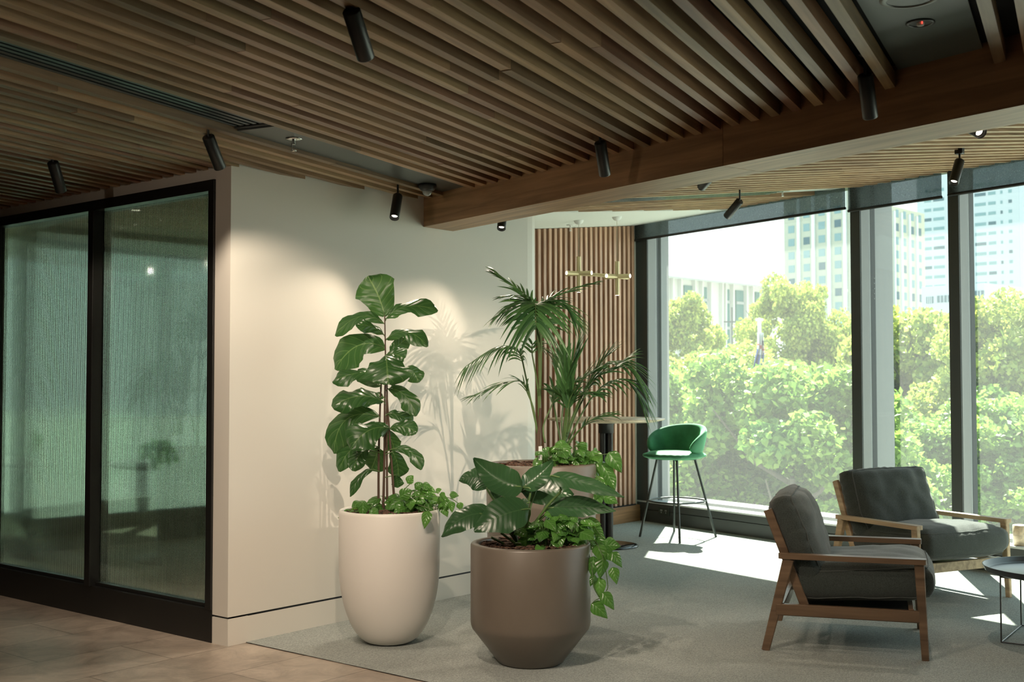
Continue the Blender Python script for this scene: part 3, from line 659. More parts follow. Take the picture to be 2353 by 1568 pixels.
mb = MB(); mb.lathe([(.002,0),(.002,-.008),(0,-.009)], p+Vector((-.012,-.010,0)), 12); part(mb, 'indicator', M['red'], root)
p = on_ceiling(2090, -6, 2.545); root = empty('ceiling_speaker', p, 0, 'round pale ceiling speaker at the top edge of the green grey panel', 'speaker')
mb = MB(); mb.lathe([(.070,0),(.090,0),(.090,-.006),(.070,-.010),(.070,0)], p, 48); part(mb, 'rim', mat('grey_plastic', (.30,.34,.32), .5), root)
mb = MB(); mb.lathe([(0,-.006),(.070,-.007)], p, 48); mb.f[:] = [f[::-1] for f in mb.f]; part(mb, 'grille', M['panel'], root)

# pendant light: two brass crosses joined by a tube, hung on two cords
def onpl(px, py, dep): return D(px, py, dep)
dP = dep_of((4.25, .56, 1.6)); root = empty('pendant_light', D(1372, 630, dP), 0, 'pale brass pendant light of two crossed tube clusters over the bar table', 'pendant light')
rt = .0185
def cyl(a, b, name, m, r=rt, ends=False):
    mb = MB(); mb.tube([a, b], r, 24); part(mb, name, m, root)
cen = []
for px, ytop, ybot, yc, dd in ((1330, 590, 672, 629, 0), (1418, 601, 679, 636, .05)):
    t = D(px, ytop, dP+dd); b = D(px, ybot, dP+dd); b.x, b.y = t.x, t.y; c = D(px, yc, dP+dd); c.x, c.y = t.x, t.y; cen.append(c); cyl(t, b, 'vertical_tube', M['brass'])
    mb = MB(); mb.lathe([(0,0),(rt*.8,0)], (0,0,0), 20); mb.f[:] = [f[::-1] for f in mb.f]; mb.v = [v+b-Vector((0,0,.001)) for v in mb.v]; part(mb, 'lamp_end', M['lens'], root)
    cz = zt(t.x, t.y); cyl(t, Vector((t.x, t.y, cz-.03)), 'cord', mat('cream_cord', (.6,.56,.42), .6), .0018)
    mb = MB(); mb.lathe([(.040*math.cos(R(a)), -.002-.036*math.sin(R(a))) for a in range(0, 91, 10)], (t.x, t.y, cz), 32); mb.lathe([(0,0),(.041,0),(.04,-.002)], (t.x,t.y,cz), 32); part(mb, 'ceiling_rose', M['whiteplastic'], root)
ax = (cen[1]-cen[0]).normalized()
cyl(cen[0], cen[1], 'joining_tube', M['brass'], rt*.8)
toC = -FW.copy(); toC.z = 0; toC.normalize(); sd_ = RT.copy(); sd_.z = 0; sd_.normalize()
for c, dirs in ((cen[0], (sd_*.85-toC*.45, )), (cen[0], (sd_*.85+toC*.5,)), (cen[1], (sd_*.85+toC*.5,)), (cen[1], (sd_*.8-toC*.6,))):
    d = dirs[0].normalized(); L_ = .118
    a, b = c-d*L_, c+d*L_
    cyl(a, b, 'cross_tube', M['brass'])
    for e, s_ in ((a, -1), (b, 1)):
        if (s_*d).dot(toC) > 0:
            mb = MB(); mb.lathe([(0,0),(rt*.82,0)], (0,0,0), 20); T = Matrix.Translation(e+d*s_*.001) @ (d*s_).to_track_quat('Z', 'X').to_matrix().to_4x4(); mb.v = [T @ v for v in mb.v]; part(mb, 'lamp_end', M['lens'], root)

# ------------------------------------------------------------------ soft shapes
def cushion(w, d, h, M4, puff=.25, nx=22, ny=22, nz=8, wr=.006, seed=0, crown=.0, k=.42):
    """pillow: a box whose faces bulge and whose edges round off; M4 places it"""
    mb = MB()
    def P(u, v, t):
        # u,v,t in -1..1 on the box surface
        def rnd(a, e): return math.copysign(abs(a)**e, a)
        r2 = lambda a: 1-abs(a)**5*.10
        x = u*w/2*(1-.05*abs(v)**4)*(1-.10*abs(t)**3); y = v*d/2*(1-.05*abs(u)**4)*(1-.10*abs(t)**3)
        ed = (1-abs(u)**3.2)*(1-abs(v)**3.2)
        z = t*h/2*(1-puff+puff*max(ed, 0)**.35) + (crown*max(ed,0)**.5 if t > 0 else 0)*max(t, 0)
        q = Vector((x*5+seed*3.1, y*5-seed, z*4))
        ww = noise.noise(q*1.1)*wr*1.6 + noise.noise(q*2.6)*wr*1.3
        eg = max(abs(u), abs(v))**10
        ww += (eg*wr*1.3*math.sin((x if abs(v) > abs(u) else y)*95+seed)*(1-abs(t))**.5 if abs(t) != .92 else 0)
        return M4 @ Vector((x*(1+ww*.6), y*(1+ww*.6), z+ww))
    def face(fn, a, b):
        vs = [P(*fn(-1+2*i/a, -1+2*j/b)) for i in range(a+1) for j in range(b+1)]
        fs = [[i*(b+1)+j, (i+1)*(b+1)+j, (i+1)*(b+1)+j+1, i*(b+1)+j+1] for i in range(a) for j in range(b)]
        mb.add(vs, fs, True)
    face(lambda a, b: (a, b, 1), nx, ny); face(lambda a, b: (b, a, -1), ny, nx)
    face(lambda a, b: (a, -1, b), nx, nz); face(lambda a, b: (b, 1, a), nz, nx)
    face(lambda a, b: (1, a, b), ny, nz); face(lambda a, b: (-1, b, a), nz, ny)
    # weld by position
    key = {}; nv = []; mp = {}
    for i, v in enumerate(mb.v):
        q = (round(v.x, 5), round(v.y, 5), round(v.z, 5))
        if q not in key: key[q] = len(nv); nv.append(v)
        mp[i] = key[q]
    mb.v = nv; mb.f = [[mp[i] for i in f] for f in mb.f]
    rim = []
    for t_ in (.92, -.92):
        loop = []
        for i in range(0, 24): loop.append((-1+2*i/24, -1, t_))
        for i in range(0, 24): loop.append((1, -1+2*i/24, t_))
        for i in range(0, 24): loop.append((1-2*i/24, 1, t_))
        for i in range(0, 25): loop.append((-1, 1-2*i/24, t_))
        rim.append([P(*q) for q in loop])
    return mb, rim
def armchair(name, loc, rz, wm, label, seed):
    """lounge chair: local x = left-right, y = 0 at the rear feet and .78 at the front feet"""
    root = empty(name, loc, rz, label, 'armchair', 'pair of timber lounge chairs by the window')
    Wd = .385
    for sx in (-1, 1):
        x = sx*Wd
        mb = MB(); mb.bar((x, .005, 0), (x, .122, .462), .034, .055, up=(0,1,0), ta=.72); mb.build('leg', wm, root)
        mb = MB(); mb.bar((x, .765, 0), (x, .742, .462), .034, .048, up=(0,1,0), ta=.72); mb.build('leg', wm, root)
        mb = MB(); mb.box((x-.0165, .058, .180), (x+.0165, .742, .237), bev=.004); mb.build('side_rail', wm, root)
        mb = MB()
        pts = []
        L_ = .705; rr = .026; y0, y1 = .072, .775
        for cx_, cy, a0 in ((x+.026, y0+rr, -90), (x+.030, y1-.012, 0), (x-.030, y1-.012, 90), (x-.026, y0+rr, 180)):
            r_ = rr if cy < .4 else .012; s_ = 1 if cx_ > x else -1
            for q in range(5):
                a = R(a0+q*22.5); pts.append((cx_-s_*r_+r_*math.cos(a), cy+r_*math.sin(a)))
        mb.prism([(a, b, .463) for a, b in pts], [(a, b, .489) for a, b in pts]); mb.build('armrest', wm, root)
        mb = MB(); mb.bar((sx*(Wd-.045), .20, .215), (sx*(Wd-.045), .018, .70), .026, .044, up=(0,1,0)); mb.build('back_post', wm, root)
    mb = MB(); mb.box((-Wd, .69, .185), (Wd, .715, .245), bev=.003); mb.build('front_rail', wm, root)
    mb = MB(); mb.box((-Wd, .075, .185), (Wd, .10, .240), bev=.003); mb.build('rear_rail', wm, root)
    mb = MB()
    mb.box((-Wd+.05, .195, .205), (Wd-.05, .70, .22)); mb.build('seat_deck', M['black'], root)
    for zf in (.25, .55, .93):
        y = .20-.182*zf; z = .215+.485*zf; mb = MB(); mb.box((-Wd+.04, y-.012, z-.03), (Wd-.04, y+.006, z+.03), bev=.004); mb.build('back_slat', wm, root)
    T = Matrix.Translation((0, .475, .345)) @ Matrix.Rotation(R(3.5), 4, 'X')
    mb, rim = cushion(2*Wd-.05, .70, .195, T, .22, wr=.0055, seed=seed, crown=.028); sc = mb.build('seat_cushion', M['fab'], root)
    mb = MB()
    for r_ in rim: mb.tube(r_, .0035, 6, False)
    mb.build('piping', M['piping'], sc)
    T = Matrix.Translation((0, .158, .553)) @ Matrix.Rotation(R(110.5), 4, 'X') @ Matrix.Rotation(math.pi, 4, 'Y')
    mb, rim = cushion(2*Wd-.06, .475, .19, T, .34, wr=.009, seed=seed+5, crown=.02); bc = mb.build('back_cushion', M['fab'], root)
    mb = MB()
    for r_ in rim: mb.tube(r_, .0035, 6, False)
    mb.build('piping', M['piping'], bc)
    return root
# ------------------------------------------------------------------ lounge furniture
eA = Vector((.365, -.931, 0)); rzA = math.atan2(eA.y, eA.x)-R(90)
cA = Vector((2.137, -2.405, .004)); armchair('armchair', cA-eA*.385, rzA, M['walnut'], 'dark charcoal armchair in brown timber seen from the side, nearest the camera', 1)
eB = Vector((-.40, -.917, 0)); rzB = math.atan2(eB.y, eB.x)-R(90)
cB = Vector((3.72, -2.21, .004)); armchair('armchair', cB-eB*.385, rzB, M['oak'], 'grey cushioned armchair in pale timber facing the camera beside the window', 9)
# coffee table with a round tray and a wire base
ct = Vector((2.81, -3.30, .004)); root = empty('coffee_table', ct, 0, 'round dark tray coffee table on a thin wire base at the right edge', 'coffee table')
RT_ = .385
mb = MB(); mb.lathe([(0,.345),(RT_-.03,.345),(RT_-.012,.352),(RT_,.378),(RT_+.002,.381),(RT_-.004,.381),(RT_-.014,.356),(RT_-.032,.350),(0,.350)], (0,0,0), 96); mb.build('tray', M['tray'], root)
cs = []
p1 = Vector((2.54, -3.07, 0))-Vector((ct.x, ct.y, 0)); p2 = Vector((3.04, -3.03, 0))-Vector((ct.x, ct.y, 0)); e_ = p2-p1; f_ = Vector((e_.y, -e_.x, 0))
cs = [p1, p2, p2+f_, p1+f_]
for c in cs: mb = MB(); mb.tube([c+Vector((0,0,.004)), c+Vector((0,0,.345))], .0042, 8); mb.build('leg', M['tray'], root)
for z in (.006, .34):
    for q in range(4): mb = MB(); mb.tube([cs[q]+Vector((0,0,z)), cs[(q+1)%4]+Vector((0,0,z))], .0042, 8); mb.build('base_rod', M['tray'], root)
# bar table
bt = Vector((4.25, .56, .004)); root = empty('bar_table', bt, 0, 'tall round pale oak bar table on a black column', 'bar table')
mb = MB(); RB = .485; mb.lathe([(0,1.022),(RB-.09,1.022),(RB-.02,1.036),(RB,1.044),(RB,1.049),(RB-.004,1.053),(0,1.054)], n=96); mb.build('table_top', M['oaktop'], root)
mb = MB(); mb.lathe([(0,.012),(.255,.012),(.262,.006),(.262,0),(0,0)][::-1], n=80); mb.build('base_plate', M['blackglass'], root)
for a in range(3):
    an = R(40+120*a); mb = MB(); mb.tube([(.033*math.cos(an), .033*math.sin(an), .012), (.033*math.cos(an), .033*math.sin(an), 1.0)], .026, 20); mb.build('column_tube', M['black'], root)
mb = MB(); mb.lathe([(0,.93),(.062,.93),(.062,1.0),(.09,1.022),(0,1.022)], n=36); mb.build('collar', M['black'], root)
# green velvet bar stool
st = Vector((5.07, .40, .004)); root = empty('bar_stool', st, 0, 'green velvet bar stool with thin metal legs in front of the left window', 'bar stool')
ff = (bt-st).normalized(); ff.z = 0; ff.normalize(); ang = math.atan2(ff.y, ff.x)+R(8); root.rotation_euler = (0, 0, ang)   # local +x = front
mb, rim = cushion(.47, .46, .075, Matrix.Translation((.0, 0, .715)), .45, wr=.002, seed=3)
vv = []
for v in mb.v:
    x, y, z = v; rr = math.hypot(x, y); m_ = max(abs(x), abs(y)) or 1; k_ = (m_/rr if rr else 1)*.62+.38; vv.append(Vector((x*k_*1.08, y*k_*1.10, z)))
mb.v = vv; mb.build('seat', M['velvet'], root)
mb = MB(); NA, NC = 44, 14; vs = []; fs = []
for i in range(NA+1):
    t = -1+2*i/NA; a = math.pi + t*R(112); e = max(1-abs(t)**4.5, 0)**.5
    hh = (.062+.075*math.cos(t*1.25)**1.2)*e+.004; zc = .790+.055*math.cos(t*1.35)-.018*abs(t)**3; r0 = .226+.012*math.cos(t*1.5); th = .030*(.35+.65*e)
    for j in range(NC):
        b = 2*math.pi*j/NC; cx_ = math.cos(b); sy = math.sin(b)
        px_ = math.copysign(abs(cx_)**.75, cx_)*th; pz_ = math.copysign(abs(sy)**.8, sy)*hh
        lean = pz_*.22; r_ = r0+px_+lean
        vs.append((r_*math.cos(a), r_*math.sin(a)*1.02, zc+pz_))
for i in range(NA):
    for j in range(NC): fs.append([i*NC+j, (i+1)*NC+j, (i+1)*NC+(j+1)%NC, i*NC+(j+1)%NC])
fs.append(list(range(NC))); fs.append(list(range(NA*NC, NA*NC+NC))[::-1])
mb.add(vs, fs, True); sm(mb.build('backrest', M['velvet'], root))
Mi = (Matrix.Translation(st) @ Matrix.Rotation(ang, 4, 'Z')).inverted()
feet = [Vector((4.909,.659,.004)), Vector((4.765,.17,.004)), Vector((5.299,.125,.004)), Vector((5.42,.62,.004))]
feet = [Mi @ f for f in feet]; tops = [Vector((f.x*.50, f.y*.50, .675)) for f in feet]
for f, t in zip(feet, tops): mb = MB(); mb.bar(f, t, .018, .018, up=(1,0,0), bev=.004); mb.build('leg', M['steel'], root)
mb = MB(); rg = [f.lerp(t, .315/.67) for f, t in zip(feet, tops)]; cen_ = sum(rg, Vector())/4; pts = []
for q in range(4):
    a, b = rg[q], rg[(q+1)%4]
    for u in range(10):
        u_ = u/10; p = a.lerp(b, u_); o_ = (p-cen_); o_.z = 0; p = p+o_.normalized()*.055*math.sin(math.pi*u_); pts.append(p)
pts.append(pts[0]); mb.tube(pts, .008, 8, False); mb.build('foot_ring', M['steel'], root)
for q in range(2): mb = MB(); mb.bar(tops[q], tops[q+2], .02, .012, bev=.002); mb.build('under_frame', M['steel'], root)

# ------------------------------------------------------------------ planters
def planter(name, c, prof, rin, zs, m, label):
    root = empty(name, c, 0, label, 'planter')
    mb = MB(); mb.lathe(prof, n=96); mb.build('pot', m, root)
    mb = MB(); vs = [Vector((0,0,zs+.012))]; fs = []; nr, na = 22, 72
    for i in range(1, nr+1):
        for j in range(na):
            r_ = rin*i/nr; a = 2*math.pi*j/na; p = Vector((r_*math.cos(a), r_*math.sin(a), 0)); p.z = zs+noise.noise(p*38+c)*.013+noise.noise(p*90)*.008; vs.append(p)
    for j in range(na): fs.append([0, 1+j, 1+(j+1)%na])
    for i in range(nr-1):
        for j in range(na): fs.append([1+i*na+j, 1+(i+1)*na+j, 1+(i+1)*na+(j+1)%na, 1+i*na+(j+1)%na])
    mb.add(vs, fs)
    rr = random.Random(5)
    for q in range(420):                        # bark chips
        a = rr.random()*6.283; r_ = rin*math.sqrt(rr.random())*.97; x, y = r_*math.cos(a), r_*math.sin(a); l_ = rr.uniform(.008,.02); w_ = l_*.4
        T = Matrix.Translation((x, y, zs+rr.uniform(.004,.016))) @ Matrix.Rotation(rr.random()*3.1, 4, 'Z') @ Matrix.Rotation(rr.uniform(-.6,.6), 4, 'X')
        mb.box((-l_, -w_, -.0015), (l_, w_, .0015), T)
    mb.build('mulch', M['soil'], root); return root
cW = Vector((.586, -.58, .004)); cG = Vector((.700, -1.425, .004)); cK = Vector((1.338, -1.0, .004))
def ell(rb, rt_, hb, n=12): return [(rb+(rt_-rb)*math.sin(R(90*i/n)), hb*(1-math.cos(R(90*i/n)))) for i in range(n+1)]
planter('planter', cW, [(0,0)]+ell(.085,.262,.42,18)+[(.264,.672),(.260,.684),(.256,.688),(.246,.688),(.240,.68),(.236,.62),(0,.60)], .240, .668, M['pot_white'], 'tall matte white rounded planter holding the fiddle leaf fig')
gk = [(0,0),(.145,0),(.160,.010),(.282,.168),(.288,.185),(.290,.20),(.284,.205)][:6]+[(.290,.565),(.286,.573),(.282,.575),(.258,.575),(.252,.568),(.250,.50),(0,.48)]
planter('planter', cG, gk, .253, .556, M['pot_grey'], 'wide taupe planter with a tapered foot in front')
planter('planter', cK, [(0,0),(.22,0),(.235,.012),(.295,.45),(.305,.893),(.301,.903),(.297,.905),(.276,.905),(.270,.898),(.268,.84),(0,.82)], .271, .886, M['pot_grey'], 'tall taupe planter standing behind, with the palm')

# ------------------------------------------------------------------ leaves
def outline(kind, u):
    if kind == 'fiddle': return (math.sin(math.pi*min(u**1.05, 1))**.55)*(.62+.55*u-.22*math.sin(math.pi*(u-.10)*1.4)*(u < .7)) * (1-.02*u)
    if kind == 'heart': return math.sin(math.pi*u**.62)**.8*(1.05-.25*u)
    if kind == 'philo': return math.sin(math.pi*u**.70)**.72*(1+.04*math.sin(u*14))
    return math.sin(math.pi*u**.6)**.8
def bez(pts, t):
    if len(pts) == 2: return pts[0].lerp(pts[1], t)
    if len(pts) == 3: return pts[0]*(1-t)**2+pts[1]*2*t*(1-t)+pts[2]*t*t
    return pts[0]*(1-t)**3+pts[1]*3*t*(1-t)**2+pts[2]*3*t*t*(1-t)+pts[3]*t**3
def leaf(mb, pts, width, nrm, kind='fiddle', cup=.12, wav=.06, nu=14, nv=8, seed=0, fold=.0):
    """blade along the curve pts; nrm = the way its upper face looks"""
    nrm = Vector(nrm).normalized(); vs = []; uvs = []; fs = []
    for i in range(nu+1):
        u = i/nu; p = bez(pts, u); d = (bez(pts, min(u+.03, 1))-bez(pts, max(u-.03, 0))).normalized()
        x = d.cross(nrm); x = x.normalized() if x.length > .05 else RT; nn = x.cross(d).normalized()
        w = max(outline(kind, max(min(u, .995), .005)), .02)*width/2
        for j in range(nv+1):
            v = -1+2*j/nv; e = abs(v)
            wv = wav*width*(math.sin(u*11+seed*2.3+(3 if v < 0 else 0))*e**2 + .5*math.sin(u*23+seed)*e**3)
            vs.append(p + x*v*w*(1-.06*cup*e) + nn*(-cup*width*e**2*.5 + fold*width*e*.5 + wv*.6)); uvs.append((u, v))
    for i in range(nu):
        for j in range(nv): a = i*(nv+1)+j; fs.append([a, a+1, a+nv+2, a+nv+1])
    mb.add(vs, fs, True, uvs)
VW = -FW.copy()                                # toward the room's open side
def nv_(tx, ty, k=1.0): return (VW*k + RT*tx + Vector((0,0,1))*ty)
# --- fiddle leaf fig (crop coordinates of the photo region 700..1100 x 580..1240)
def pf(X, Y, off=0): return D(700+X/2.375, 580+Y/2.375, dF+off)
dF = dep_of(cW+Vector((0,0,1.0)))
fig = empty('fiddle_leaf_fig', cW+Vector((0,0,.645)), 0, 'tall fiddle leaf fig with broad dark leaves in the white planter', 'potted plant')
for pts, r0, r1 in (([(405,1385),(400,1180),(408,900),(418,715)], .0075, .0045), ([(428,1395),(436,1100),(437,850),(442,600),(437,345)], .0075, .0032), ([(452,1395),(448,1100),(446,850),(450,730)], .0068, .004), ([(497,1400),(478,1200),(462,980),(450,800),(448,640)], .0075, .004)):
    P_ = [pf(x, y, .02*math.sin(i)) for i, (x, y) in enumerate(pts)]; P_[0].z = cW.z+.63
    sm_ = [bez(P_[:4], t/12) if len(P_) == 4 else None for t in range(13)]
    if len(P_) == 5: sm_ = [P_[0]] + [P_[0].lerp(P_[1], .5), P_[1], P_[1].lerp(P_[2], .5), P_[2], P_[2].lerp(P_[3], .5), P_[3], P_[3].lerp(P_[4], .5), P_[4]]
    n_ = len(sm_); mb = MB(); mb.tube(sm_, r0, 8, rs=[r0+(r1-r0)*i/(n_-1) for i in range(n_)]); part(mb, 'stem', M['bark'], fig)
FL = [ # points, width(px in crop), normal, cup, depth offsets
 ([(436,350),(420,250),(345,130)], 205, (.1,.1), .10, (0,.02,.02)),
 ([(445,362),(540,250),(728,318)], 112, (-.1,.9), .1, (0,-.03,-.02)),
 ([(435,390),(300,280),(165,455)], 98, (-.3,.8), .1, (0,-.02,.03)),
 ([(432,450),(370,390),(278,395)], 75, (-.2,.5), .25, (0,-.06,-.10)),
 ([(445,475),(560,375),(672,515)], 98, (.2,.8), .2, (0,-.05,-.09)),
 ([(470,555),(510,500),(572,462)], 88, (.2,-.1), .1, (0,.05,.09)),
 ([(436,520),(280,440),(165,640)], 175, (-.2,.35), .12, (0,.05,.10)),
 ([(442,560),(450,600),(455,722)], 245, (.05,.55), .12, (-.02,-.13,-.15)),
 ([(400,660),(270,640),(150,708)], 105, (-.1,.9), .2, (0,-.04,-.03)),
 ([(560,640),(600,640),(622,712)], 95, (.4,.3), .1, (.04,.08,.08)),
 ([(430,815),(300,740),(150,845)], 150, (-.2,.9), .15, (0,-.06,-.08)),
 ([(430,790),(330,760),(230,790)], 95, (-.1,1.1), .1, (0,.05,.12)),
 ([(455,745),(560,740),(610,895)], 100, (.35,.35), .12, (0,-.02,-.02)),
 ([(405,895),(170,830),(160,1100)], 150, (-.45,.3), .12, (0,.02,.05)),
 ([(462,960),(340,930),(250,1075)], 175, (-.1,.6), .14, (-.02,-.12,-.15)),
 ([(455,880),(540,880),(592,950)], 85, (.2,.6), .1, (0,.03,.06)),
 ([(465,965),(540,930),(612,985)], 92, (.3,.4), .1, (0,-.04,-.06)),
 ([(350,1050),(230,1040),(188,1198)], 105, (-.3,.3), .12, (0,.03,.02)),
 ([(350,1080),(290,1080),(265,1195)], 95, (-.2,.3), .12, (0,-.05,-.06)),
 ([(400,1070),(390,1130),(360,1190)], 130, (0,.3), .12, (0,.05,.06)),
 ([(480,1075),(600,1050),(638,1188)], 68, (.3,.4), .1, (0,-.03,-.04)),
 ([(478,1090),(520,1150),(508,1232)], 105, (.1,.2), .1, (0,.04,.06)),
 ([(375,1185),(290,1200),(247,1335)], 52, (-.4,.2), .2, (0,-.03,-.03)),
 ([(498,1215),(505,1250),(512,1285)], 62, (0,.2), .1, (.02,.04,.05)),
 ([(440,980),(480,1010),(490,1090)], 85, (.1,.3), .1, (.02,.06,.08)),
 ([(445,560),(480,540),(545,580)], 120, (.2,.5), .1, (0,-.03,-.06)),
 ([(415,730),(330,700),(290,640)], 80, (-.2,.2), .1, (0,.08,.14)),
]
pxm = dF/FPX/2.375
for i, (pts, w, nn, cu, of) in enumerate(FL):
    P_ = [pf(x, y, o) for (x, y), o in zip(pts, of)]; mb = MB()
    leaf(mb, P_, w*pxm*1.32, nv_(nn[0], nn[1]), 'fiddle', cu, .11, seed=i); lf = part(mb, 'leaf', M['fig'], fig)
    q = pf(440 if pts[0][0] > 425 else 412, pts[0][1]+14, 0); mb = MB(); mb.tube([q, P_[0], bez(P_, .12)], .0028, 6); part(mb, 'petiole', M['stem'], fig)

# --- pothos
def heart_leaf(mb, p, direc, size, nrm, seed):
    d = Vector(direc).normalized(); leaf(mb, [p, p+d*size*.55+Vector(nrm).normalized()*size*.06, p+d*size-Vector((0,0,size*.18))], size*.82, nrm, 'heart', .16, .03, 8, 6, seed)
def pothos(name, base, label, clusters, vines, seed, soilz):
    rr = random.Random(seed); root = empty(name, base, 0, label, 'potted plant')
    fo = MB(); stm = MB()
    for c, rad, n_, size in clusters:
        for i in range(n_):
            a = rr.random()*6.283; e = rr.uniform(-.1, 1.2); rr_ = rr.uniform(.45, 1)
            o = Vector((math.cos(a)*math.cos(e)*rad[0], math.sin(a)*math.cos(e)*rad[1], math.sin(e)*rad[2]))*rr_
            p = c+o; out = Vector((o.x, o.y, 0)).normalized() if o.length > .01 else RT
            dr = out*rr.uniform(.4,1)+Vector((rr.uniform(-.5,.5), rr.uniform(-.5,.5), rr.uniform(-.7,.25)))
            nn = Vector((0,0,1))*rr.uniform(.3,1)+VW*rr.uniform(.2,1)+Vector((rr.uniform(-.4,.4), rr.uniform(-.4,.4), 0))
            heart_leaf(fo, p, dr, size*rr.uniform(.75,1.2), nn, i)
            s0 = Vector((c.x+o.x*.3, c.y+o.y*.3, soilz)); stm.tube([s0, s0.lerp(p, .6)+Vector((0,0,.02)), p], .0016, 5)
    part(fo, 'foliage', M['pothos'], root); part(stm, 'stalks', M['stem'], root)
    for pts, lv in vines:
        mb = MB(); mb.tube(pts, .0022, 6); v_ = part(mb, 'vine', M['stem'], root); v_.location = (0,0,0)
        mb = MB()
        for i, (p, dr, sz) in enumerate(lv): 
            nn = VW+Vector((rr.uniform(-.4,.4), rr.uniform(-.4,.4), rr.uniform(.1,.5))); heart_leaf(mb, p, dr, sz, nn, i+3)
        part(mb, 'vine_leaves', M['pothos'], root)
    return root
def smooth(pts, k=5):
    out = []
    for i in range(len(pts)-1):
        p0 = pts[max(i-1,0)]; p1 = pts[i]; p2 = pts[i+1]; p3 = pts[min(i+2, len(pts)-1)]
        for q in range(k):
            t = q/k; out.append(.5*((2*p1)+(-p0+p2)*t+(2*p0-5*p1+4*p2-p3)*t*t+(-p0+3*p1-3*p2+p3)*t**3))
    out.append(pts[-1]); return out
def lv(p, tx, tz, s, ty=0): return (p, RT*tx+Vector((0,0,1))*tz+VW*.15, s)
cl = [(cW+Vector((0,0,.685))+RT*-.13-FW*.05, (.07,.07,.07), 12, .072), (cW+Vector((0,0,.685))+RT*-.02+FW*.02, (.09,.09,.08), 10, .078),
      (cW+Vector((0,0,.685))+RT*.12, (.11,.11,.14), 36, .082), (cW+Vector((0,0,.68))+RT*.22-FW*.02, (.07,.07,.09), 16, .065)]
vn = []
P_ = [pf(520,1360,-.1), pf(640,1330,-.1), pf(740,1335,-.1), pf(800,1345,-.1), pf(850,1380,-.1)]
vn.append((smooth(P_), [lv(pf(740,1335,-.1), .9, -.3, .045), lv(pf(770,1345,-.1), -.1, -1, .05), lv(pf(790,1325,-.1), 1, .1, .05), lv(pf(800,1360,-.1), .1, -1, .05), lv(pf(835,1370,-.1), .7, -1, .04), lv(pf(850,1365,-.1), .1, -1, .038), lv(pf(715,1310,-.1), .5, .4, .04), lv(pf(700,1340,-.1), -.6, .3, .05), lv(pf(745,1310,-.1), .3, -.6, .04)]))
P_ = [pf(620,1380,-.15), pf(680,1400,-.2), pf(672,1415,-.22)]
vn.append((smooth(P_), [lv(pf(672,1412,-.22), -.25, -1, .078)]))
P_ = [pf(400,1370,-.16), pf(385,1390,-.20), pf(380,1410,-.22)]
vn.append((smooth(P_), [lv(pf(400,1405,-.22), -.8, -.5, .06), lv(pf(470,1425,-.23), -.1, -1, .06), lv(pf(320,1365,-.20), -.05, -1, .07)]))
P_ = [pf(560,1390,-.1), pf(540,1310,-.08), pf(575,1265,-.08)]
vn.append((smooth(P_), [lv(pf(560,1262,-.08), .55, .9, .062), lv(pf(600,1290,-.06), .6, .5, .06), lv(pf(640,1270,-.06), .6, -.1, .055), lv(pf(520,1340,-.14), .6, .5, .085)]))
pothos('pothos', cW+Vector((0,0,.645)), 'small trailing pothos around the fig stems in the white planter', cl, vn, 3, cW.z+.635)
# grey pot pothos (crop region 980..1560 x 1000..1568)
def pg(X, Y, off=0): return D(980+X/2.76, 1000+Y/2.76, dG+off)
dG = dep_of(cG+Vector((0,0,.7)))
cl = [(cG+Vector((0,0,.59))+RT*.07-FW*.05, (.10,.09,.13), 34, .075), (cG+Vector((0,0,.59))+RT*.17-FW*.02, (.10,.10,.15), 40, .075), (cG+Vector((0,0,.56))+RT*.255, (.06,.08,.11), 18, .07), (cG+Vector((0,0,.55))+RT*.07-FW*.16, (.08,.05,.05), 12, .07)]
vn = []
P_ = [pg(1020,640,-.05), pg(1080,690,-.10), pg(1120,780,-.12), pg(1140,880,-.12), pg(1150,960,-.12), pg(1140,990,-.12)]
vn.append((smooth(P_), [lv(pg(1080,700,-.1), .5, -.9, .085), lv(pg(1110,720,-.1), .8, -.6, .08), lv(pg(1060,770,-.1), -.1, -1, .085), lv(pg(1120,780,-.12), -.2, -1, .085), lv(pg(1175,745,-.12), .7, -.8, .075), lv(pg(1180,840,-.12), .3, -1, .07), lv(pg(1095,905,-.12), .0, -1, .085), lv(pg(1140,700,-.1), .9, .1, .07)]))
P_ = [pg(1020,700,-.05), pg(1050,850,-.12), pg(1060,960,-.14), pg(1100,1030,-.14), pg(1120,1035,-.14)]
vn.append((smooth(P_), [lv(pg(1115,1000,-.14), .7, -.8, .085), lv(pg(1070,890,-.13), -.5, -.9, .05)]))
P_ = [pg(1100,1035,-.14), pg(1070,1050,-.14), pg(1050,1070,-.14)]
vn.append((smooth(P_), [lv(pg(1048,1068,-.14), 1, -.7, .092)]))
P_ = [pg(980,600,0), pg(1040,560,0), pg(1090,620,-.03), pg(1130,660,-.05)]
vn.append((smooth(P_), [lv(pg(1010,560,0), .8, .1, .075), lv(pg(1050,580,0), .9, -.6, .07), lv(pg(1080,640,-.02), .6, -.8, .075), lv(pg(1130,670,-.05), .8, -.2, .07)]))
pothos('pothos', cG+Vector((0,0,.53)), 'bushy pothos spilling over the right rim of the front taupe planter', cl, vn, 8, cG.z+.52)
